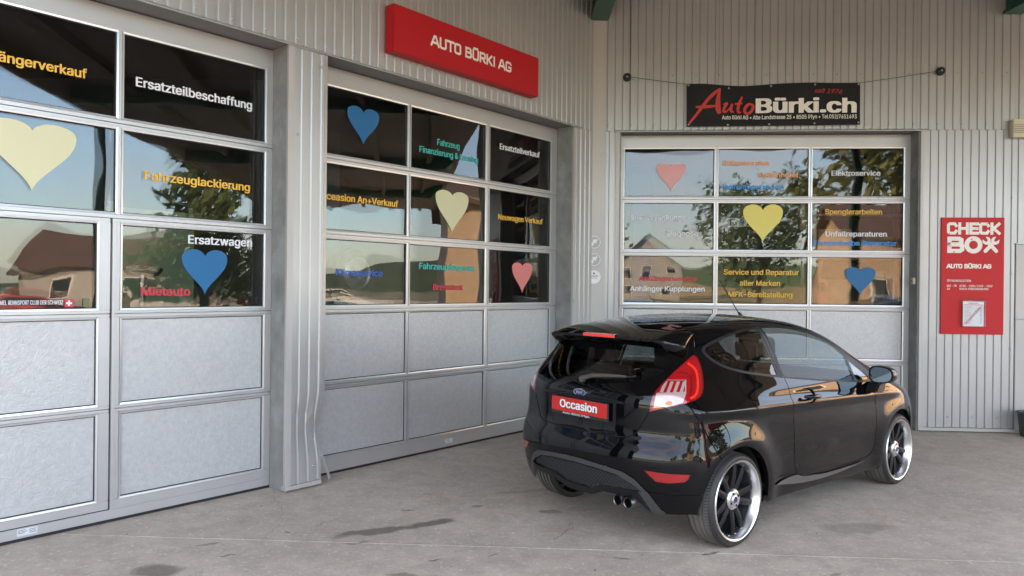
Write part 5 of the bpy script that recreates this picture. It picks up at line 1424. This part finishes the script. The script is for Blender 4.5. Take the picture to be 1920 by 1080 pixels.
spo = sp.build('roof_spoiler', P_['paint'], car, smooth=True, angle=40)
bl = MB()
for i in range(12):
    def bpnt(t, dz_): y = -.150 + .30 * t; return (-.4555 + .030 * (y / .578) ** 2, y, 1.352 - .012 * (y / .578) ** 2 + dz_)
    a, b, c, d = bpnt(i / 12, -.012), bpnt((i + 1) / 12, -.012), bpnt((i + 1) / 12, .008), bpnt(i / 12, .008)
    bl.face([a, b, c, d]); bl.face([d, c, (c[0] + .03, c[1], c[2] + .004), (d[0] + .03, d[1], d[2] + .004)])
bl.build('brake_light', P_['brightred'], spo, recalc=False, label='high brake light in the spoiler edge')

# ---- wheelhouses, floor, cabin
for cx, cz, r in (ARCH_R, ARCH_F):
    for s in (-1, 1):
        ih = MB(); n_ = 28
        for i in range(n_):
            a, b = math.pi * 1.08 * i / n_ - .12, math.pi * 1.08 * (i + 1) / n_ - .12; R = r + .006
            w_ = .795
            ih.face([(cx + R * math.cos(a), s * w_, cz + R * math.sin(a)), (cx + R * math.cos(b), s * w_, cz + R * math.sin(b)), (cx + R * math.cos(b), s * .48, cz + R * math.sin(b)), (cx + R * math.cos(a), s * .48, cz + R * math.sin(a))])
        ih.face([(cx + R * math.cos(t), s * .48, cz + R * math.sin(t)) for t in np.linspace(-.12, math.pi + .27, 20)])
        ih.build('wheel_housing', P_['matte'], car, recalc=False)
MB().box(-.25, 3.0, -.40, .40, .24, .28).box(.38, 2.08, -.78, .78, .215, .255).build('underbody', P_['matte'], car)
for cx, cz, r in (ARCH_R, ARCH_F):
    for s in (-1, 1):
        pts_ = []; lip = MB()
        for a in np.linspace(-.02, math.pi + .05, 40):
            x, z_ = cx + r * math.cos(a), cz + r * math.sin(a)
            pts_.append((x, s * (float(width(np.array(x), np.array(z_))) - .0 - (.0 if x > -.25 else (abs(x) - .25) * .35)), z_))
        for (p, q_) in zip(pts_, pts_[1:]):
            lip.face([p, q_, (q_[0], q_[1] - s * .03, q_[2]), (p[0], p[1] - s * .03, p[2])])
        lip.build('arch_edge', P_['paint'], car, recalc=False)

# cabin
dash = MB().prism([(1.72, .55), (1.66, .80), (1.70, .93), (1.85, .97), (2.25, .97), (2.3, .55)], 'y', -.70, .70); dash.build('dashboard', P_['seat'], car, bevel=.02, smooth=True)
MB().box(.30, 2.2, -.70, .70, .256, .30).build('cabin_floor', P_['seat'], car)
MB().prism([(-.50, .60), (-.50, .86), (-.05, .90), (.05, .60)], 'y', -.50, .50).build('parcel_shelf', P_['seat'], car)
def seat(parent, x, y, w, rear=False):
    m = P_['seat']
    def pad(nm, pr, wd, par, bv=.035): return MB().prism(pr, 'y', y - wd, y + wd).build(nm, m, par, bevel=bv, smooth=True)
    s_ = pad('seat_back', [(x + .02, .50), (x - .16, .78), (x - .20, 1.08), (x - .11, 1.12), (x - .02, .88), (x + .14, .55)], w, parent)
    pad('seat_cushion', [(x - .02, .38), (x - .02, .52), (x + .48, .58), (x + .50, .44)], w, parent)
    pad('headrest', [(x - .215, 1.13), (x - .235, 1.29), (x - .16, 1.31), (x - .125, 1.20), (x - .13, 1.13)], w * .52, parent)
seat(car, 1.05, -.36, .23); seat(car, 1.05, .36, .23); seat(car, .12, -.34, .30); seat(car, .12, .34, .30)
swl = MB(); c0 = Vector((1.52, .36, .93)); ax_ = Vector((-.9, 0, .42)).normalized(); e1 = Vector((0, 1, 0)); e2 = ax_.cross(e1)
swl.tube([c0 + (e1 * math.cos(t) + e2 * math.sin(t)) * .185 for t in np.linspace(0, 2 * math.pi, 33)], .015, 8, cap=False); swl.tube([c0 - e1 * .17, c0 + e1 * .17], .018, 6); swl.tube([c0, c0 - e2 * .17, ], .018, 6); swl.tube([c0, c0 - ax_ * .25], .03, 8)
swl.build('steering_wheel', P_['trim'], car, smooth=True)
MB().tube([(1.42, 0, 1.36), (1.44, 0, 1.31)], .008, 6).box(1.42, 1.44, -.12, .12, 1.26, 1.32).build('inner_mirror', P_['trim'], car)
# ---- mirrors
def mirror(s):
    c = Vector((1.905, s * .935, 1.005)); mb = MB(); n1, n2 = 18, 12; g0 = len(mb.v)
    prof_ = [(0, 1.0), (.25, 1.03), (.5, 1.0), (.72, .88), (.88, .68), (.97, .42), (1.0, .0)]
    for (t, r) in prof_:
        for i in range(n1):
            a = 2 * math.pi * i / n1; ca, sa = math.cos(a), math.sin(a)
            sx = math.copysign(abs(ca) ** .72, ca); sz = math.copysign(abs(sa) ** .72, sa)
            taper = 1 - .22 * (1 - sx * s * 1) / 2 * 0
            mb.v.append(tuple(c + Vector((-.055 + t * .135, sx * .098 * r, sz * .070 * r * (1 + .12 * sx * s * -1)))))
    k1 = len(prof_)
    for j in range(k1 - 1):
        for i in range(n1):
            i2 = (i + 1) % n1; mb.f.append((j * n1 + i, j * n1 + i2, (j + 1) * n1 + i2, (j + 1) * n1 + i)); mb.m.append(0)
    par = mb.build('door_mirror', P_['paint'], car, smooth=True, angle=60)
    mg = MB(); ring = []
    for i in range(n1):
        a = 2 * math.pi * i / n1; ca, sa = math.cos(a), math.sin(a); sx = math.copysign(abs(ca) ** .72, ca); sz = math.copysign(abs(sa) ** .72, sa)
        ring.append(c + Vector((-.048, sx * .098, sz * .070 * (1 - .12 * sx * s))))
    mg.face(ring); mg.build('mirror_surround', P_['trim'], par)
    MB().face([c + (p - c) * .84 + Vector((-.016, s * -.01 * 0, 0)) for p in ring]).build('mirror_glass', P_['mirrorglass'], par)
    MB().prism([(1.86, .93), (1.80, .86), (1.96, .85), (2.00, .95)], 'y', min(s * .82, s * .92), max(s * .82, s * .92)).build('mirror_foot', P_['trim'], par, bevel=.012, smooth=True)
mirror(-1); mirror(1)
# ---- door handles
for s in (-1, 1):
    hb = MB(); w0 = .842
    hb.tube([(.815, s * (w0 + .000), .908), (.835, s * (w0 + .020), .909), (.88, s * (w0 + .030), .908), (.95, s * (w0 + .030), .904), (1.0, s * (w0 + .020), .900), (1.018, s * (w0 + .0), .899)], [.010, .015, .017, .017, .015, .010], 10)
    hb.build('door_handle', P_['paint'], car, smooth=True, angle=80)
# ---- antenna
ae = MB().tube([(1.32, 0, 1.445), (1.29, 0, 1.475), (1.27, 0, 1.485)], [.018, .012, .007], 8); ae.tube([(1.27, 0, 1.485), (1.05, 0, 1.70), (.99, 0, 1.755)], [.0045, .0035, .003], 6)
ae.build('antenna', P_['matte'], car, smooth=True)
# ---- wiper
wp = MB(); wp.tube([(-.600, .0, 1.055), (-.622, .0, 1.058), ], [.025, .022], 12); wp.tube([(-.617, .01, 1.058), (-.610, -.10, 1.092), (-.590, -.22, 1.100), (-.560, -.345, 1.104)], [.017, .016, .011, .007], 8)
wp.build('wiper_arm', mat('wiper_warm_sheen', (.16, .14, .115), .3, .6), tgo, smooth=True); MB().tube([(-.578, -.02, 1.072), (-.575, -.15, 1.078), (-.548, -.30, 1.092), (-.525, -.40, 1.108)], .006, 6).build('wiper_blade', P_['matte'], tgo, smooth=True)  # arm is black; the warm light it reflects is put into its brown
# ---- badge, plate, lip above plate
bd = MB(); bc = (-.636, 0.0, .968)
def ov(w, h_, x): return [(x, w * math.cos(a), bc[2] + h_ * math.sin(a)) for a in np.linspace(0, 2 * math.pi, 33)[:-1]]
bd.prism([(p[1], p[2]) for p in ov(.058, .023, 0)], 'x', bc[0] + .0, bc[0] + .03); bd.prism([(p[1], p[2]) for p in ov(.053, .0195, 0)], 'x', bc[0] - .0015, bc[0] - .0005, 1)
badge = bd.build('badge', [P_['chrome'], P_['blue']], tgo)
def rear_text(body, x, z, w, cap, xx, m, nm='lettering', par=tgo, **kw):
    mb = MB(); lettering(mb, body, 0, 0, w, cap, 0, **kw); mb.v = [(xx + p[1], -(x + p[0]), z + p[2]) for p in mb.v]
    return mb.build(nm, m, par, recalc=False, label='lettering reading ' + body)
rear_text('Ford', -.030, bc[2] - .009, .060, .019, bc[0] - .0022, P_['chrome'], par=badge if False else tgo, offset=.008, shear=.4)
gh = MB().tube([(-.628 + .19 * (abs(y) / .78) ** 2.6, y, .944 - .01 * (y / .4) ** 2) for y in np.linspace(-.36, .36, 17)], .011, 8); gh.build('tailgate_grip', P_['trim'], tgo, smooth=True)
PX = -.642
plt = MB().box(PX, PX + .010, -.268, .268, .802, .922); plt.build('plate_holder', P_['matte'], car, bevel=.003)
pl_ = MB().box(PX - .004, PX - .0005, -.260, .260, .822, .918).build('dealer_plate', P_['platered'], car, label='red dealer plate reading Occasion')
rear_text('Occasion', -.175, .845, .355, .056, PX - .0052, M['ink'], par=pl_, offset=.03, fat=.028)
rear_text('Occasion', -.178, .848, .355, .056, PX - .0070, M['white'], par=pl_, offset=.025, fat=.013)
rear_text('Auto Bürki Pfyn', -.155, .806, .255, .013, PX - .0006, M['white'], par=car, offset=.02)
# ---- exhausts
for y in (-.352, -.438):
    e = MB().lathe([(.024, .10), (.027, .02), (.031, 0.0), (.036, -.003), (.038, .002), (.038, .10)], (-.635, y, .314), 'x', 28)
    e.lathe([(0, .05), (.03, .05)], (-.635, y, .314), 'x', 20, m=1)
    e.build('exhaust_tip', [P_['exh'], P_['dark']], car, smooth=True)

# ---- wheels
def make_wheel():
    t = bpy.data.objects.new('wheel', None); COL.objects.link(t); t.parent = car
    R = .304; w = .215
    # local: axle along y, outer face towards -y at y=0
    prof = [(.262, .012), (.272, .002), (.285, .004), (.297, .016), (.3025, .030)]
    tm = [0, 0, 0, 0]
    y = .030
    for k in range(4):
        a, b = .030 + k * .0375 + .009, .030 + k * .0375 + .0375
        prof += [(.304, a), (.3045, b - .002), (.296, b), (.296, b + .006)]; tm += [1, 1, 0, 0]
    prof += [(.303, .187), (.297, .2), (.285, .212), (.262, .205)]; tm += [1, 0, 0, 0]
    MB().lathe(prof, (0, 0, 0), 'y', 96, mats=tm).build('tyre', [P_['tyre'], P_['tread']], t, smooth=True, angle=30)
    bl_ = MB()
    for i in range(96):
        a = 2 * math.pi * i / 96; ca, sa = math.cos(a), math.sin(a)
        for (y0, y1) in ((.024, .050),):
            for (da) in (0,):
                q = []
                for r_, yy, dd in ((.3042, y0 + .004, 0), (.3056, y1, .012), (.3056, y1, .030), (.3042, y0 + .004, .022)):
                    a2 = a + dd; q.append((r_ * math.cos(a2), yy, r_ * math.sin(a2)))
                bl_.face(q)
    bl_.build('tread_sipes', P_['tyre'], t, kind='stuff', recalc=False)
    MB().lathe([(.264, .020), (.264, .004), (.260, -.002), (.252, -.001), (.246, .006), (.243, .014), (.238, .028), (.232, .048), (.230, .058)], (0, 0, 0), 'y', 96).build('rim_lip', P_['chrome'], t, smooth=True, angle=50)
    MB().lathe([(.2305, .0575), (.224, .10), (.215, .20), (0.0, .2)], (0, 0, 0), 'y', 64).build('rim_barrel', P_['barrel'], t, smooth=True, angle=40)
    for i in range(5):
        for s in (-1, 1):
            a = math.radians(72 * i + 90 + s * 13.5); a_in = math.radians(72 * i + 90 + s * 17)
            sp_ = MB(); rings = []
            for k in range(7):
                u = k / 6; r_ = .052 + (.228 - .052) * u
                aa = a_in + (a - a_in) * min(1, u * 1.3) if u < .8 else a
                c = Vector((r_ * math.cos(aa), .050 - .018 * math.sin(u * math.pi * .62) + .010 * u, r_ * math.sin(aa)))
                tt = Vector((-math.sin(aa), 0, math.cos(aa))); hw_ = .0235 - .005 * u
                rings.append([c - tt * hw_ + Vector((0, .032, 0)), c - tt * hw_ + Vector((0, .006, 0)), c - tt * hw_ * .45, c + tt * hw_ * .45, c + tt * hw_ + Vector((0, .006, 0)), c + tt * hw_ + Vector((0, .032, 0))])
            for k in range(6):
                for j in range(5): sp_.face([rings[k][j], rings[k][j + 1], rings[k + 1][j + 1], rings[k + 1][j]])
            sp_.build('spoke', P_['gun'], t, smooth=True, weld=True, angle=45)
    hub = MB().lathe([(.030, .030), (.052, .030), (.060, .033), (.068, .042), (.072, .08)], (0, 0, 0), 'y', 48); hub.build('hub_face', P_['brushed'], t, smooth=True, angle=35)
    cp_ = MB().lathe([(0, .024), (.024, .024), (.029, .027), (.030, .036)], (0, 0, 0), 'y', 32).build('centre_cap', P_['chrome'], t, smooth=True, angle=35)
    MB().lathe([(0, .0225), (.021, .0225), (.0225, .024)], (0, 0, 0), 'y', 28).build('cap_badge', P_['blue'], cp_)
    nut = MB()
    for i in range(4):
        a = math.radians(90 * i + 45); nut.lathe([(0, .028), (.009, .028), (.0095, .0305)], (.045 * math.cos(a), 0, .045 * math.sin(a)), 'y', 10)
    nut.build('wheel_bolts', P_['dark'], t)
    MB().lathe([(.06, .115), (.135, .115), (.137, .118), (.137, .135)], (0, 0, 0), 'y', 48).build('brake_disc', P_['exh'], t, smooth=True, angle=35)
    MB().box(.08, .15, .10, .15, -.05, .06).build('brake_caliper', P_['matte'], t, bevel=.01)
    rv = MB()
    for i in range(20):
        a = 2 * math.pi * (i + .5) / 20; rv.lathe([(0, .040), (.0035, .041), (.004, .045)], (.231 * math.cos(a), 0, .231 * math.sin(a)), 'y', 6)
    rv.build('rim_bolts', P_['chrome'], t, kind='stuff')
    return t
w0 = make_wheel()
spots = [((0, -.832, .304), 0, 20, -1.2), ((2.474, -.836, .304), 0, 44, -1.0), ((0, .835, .304), 180, 10, 1.2), ((2.474, .835, .304), 180, 70, 1.0)]
for i, (p, rzv, spin, camb) in enumerate(spots):
    w_ = w0 if i == 0 else copy_tree(w0, car)
    w_.matrix_local = Matrix.Translation(p) @ Matrix.Rotation(math.radians(rzv), 4, 'Z') @ Matrix.Rotation(math.radians(spin), 4, 'Y')
bpy.context.view_layer.update()


for o in list(bpy.data.objects):
    if 'origin' in o: del o['origin']
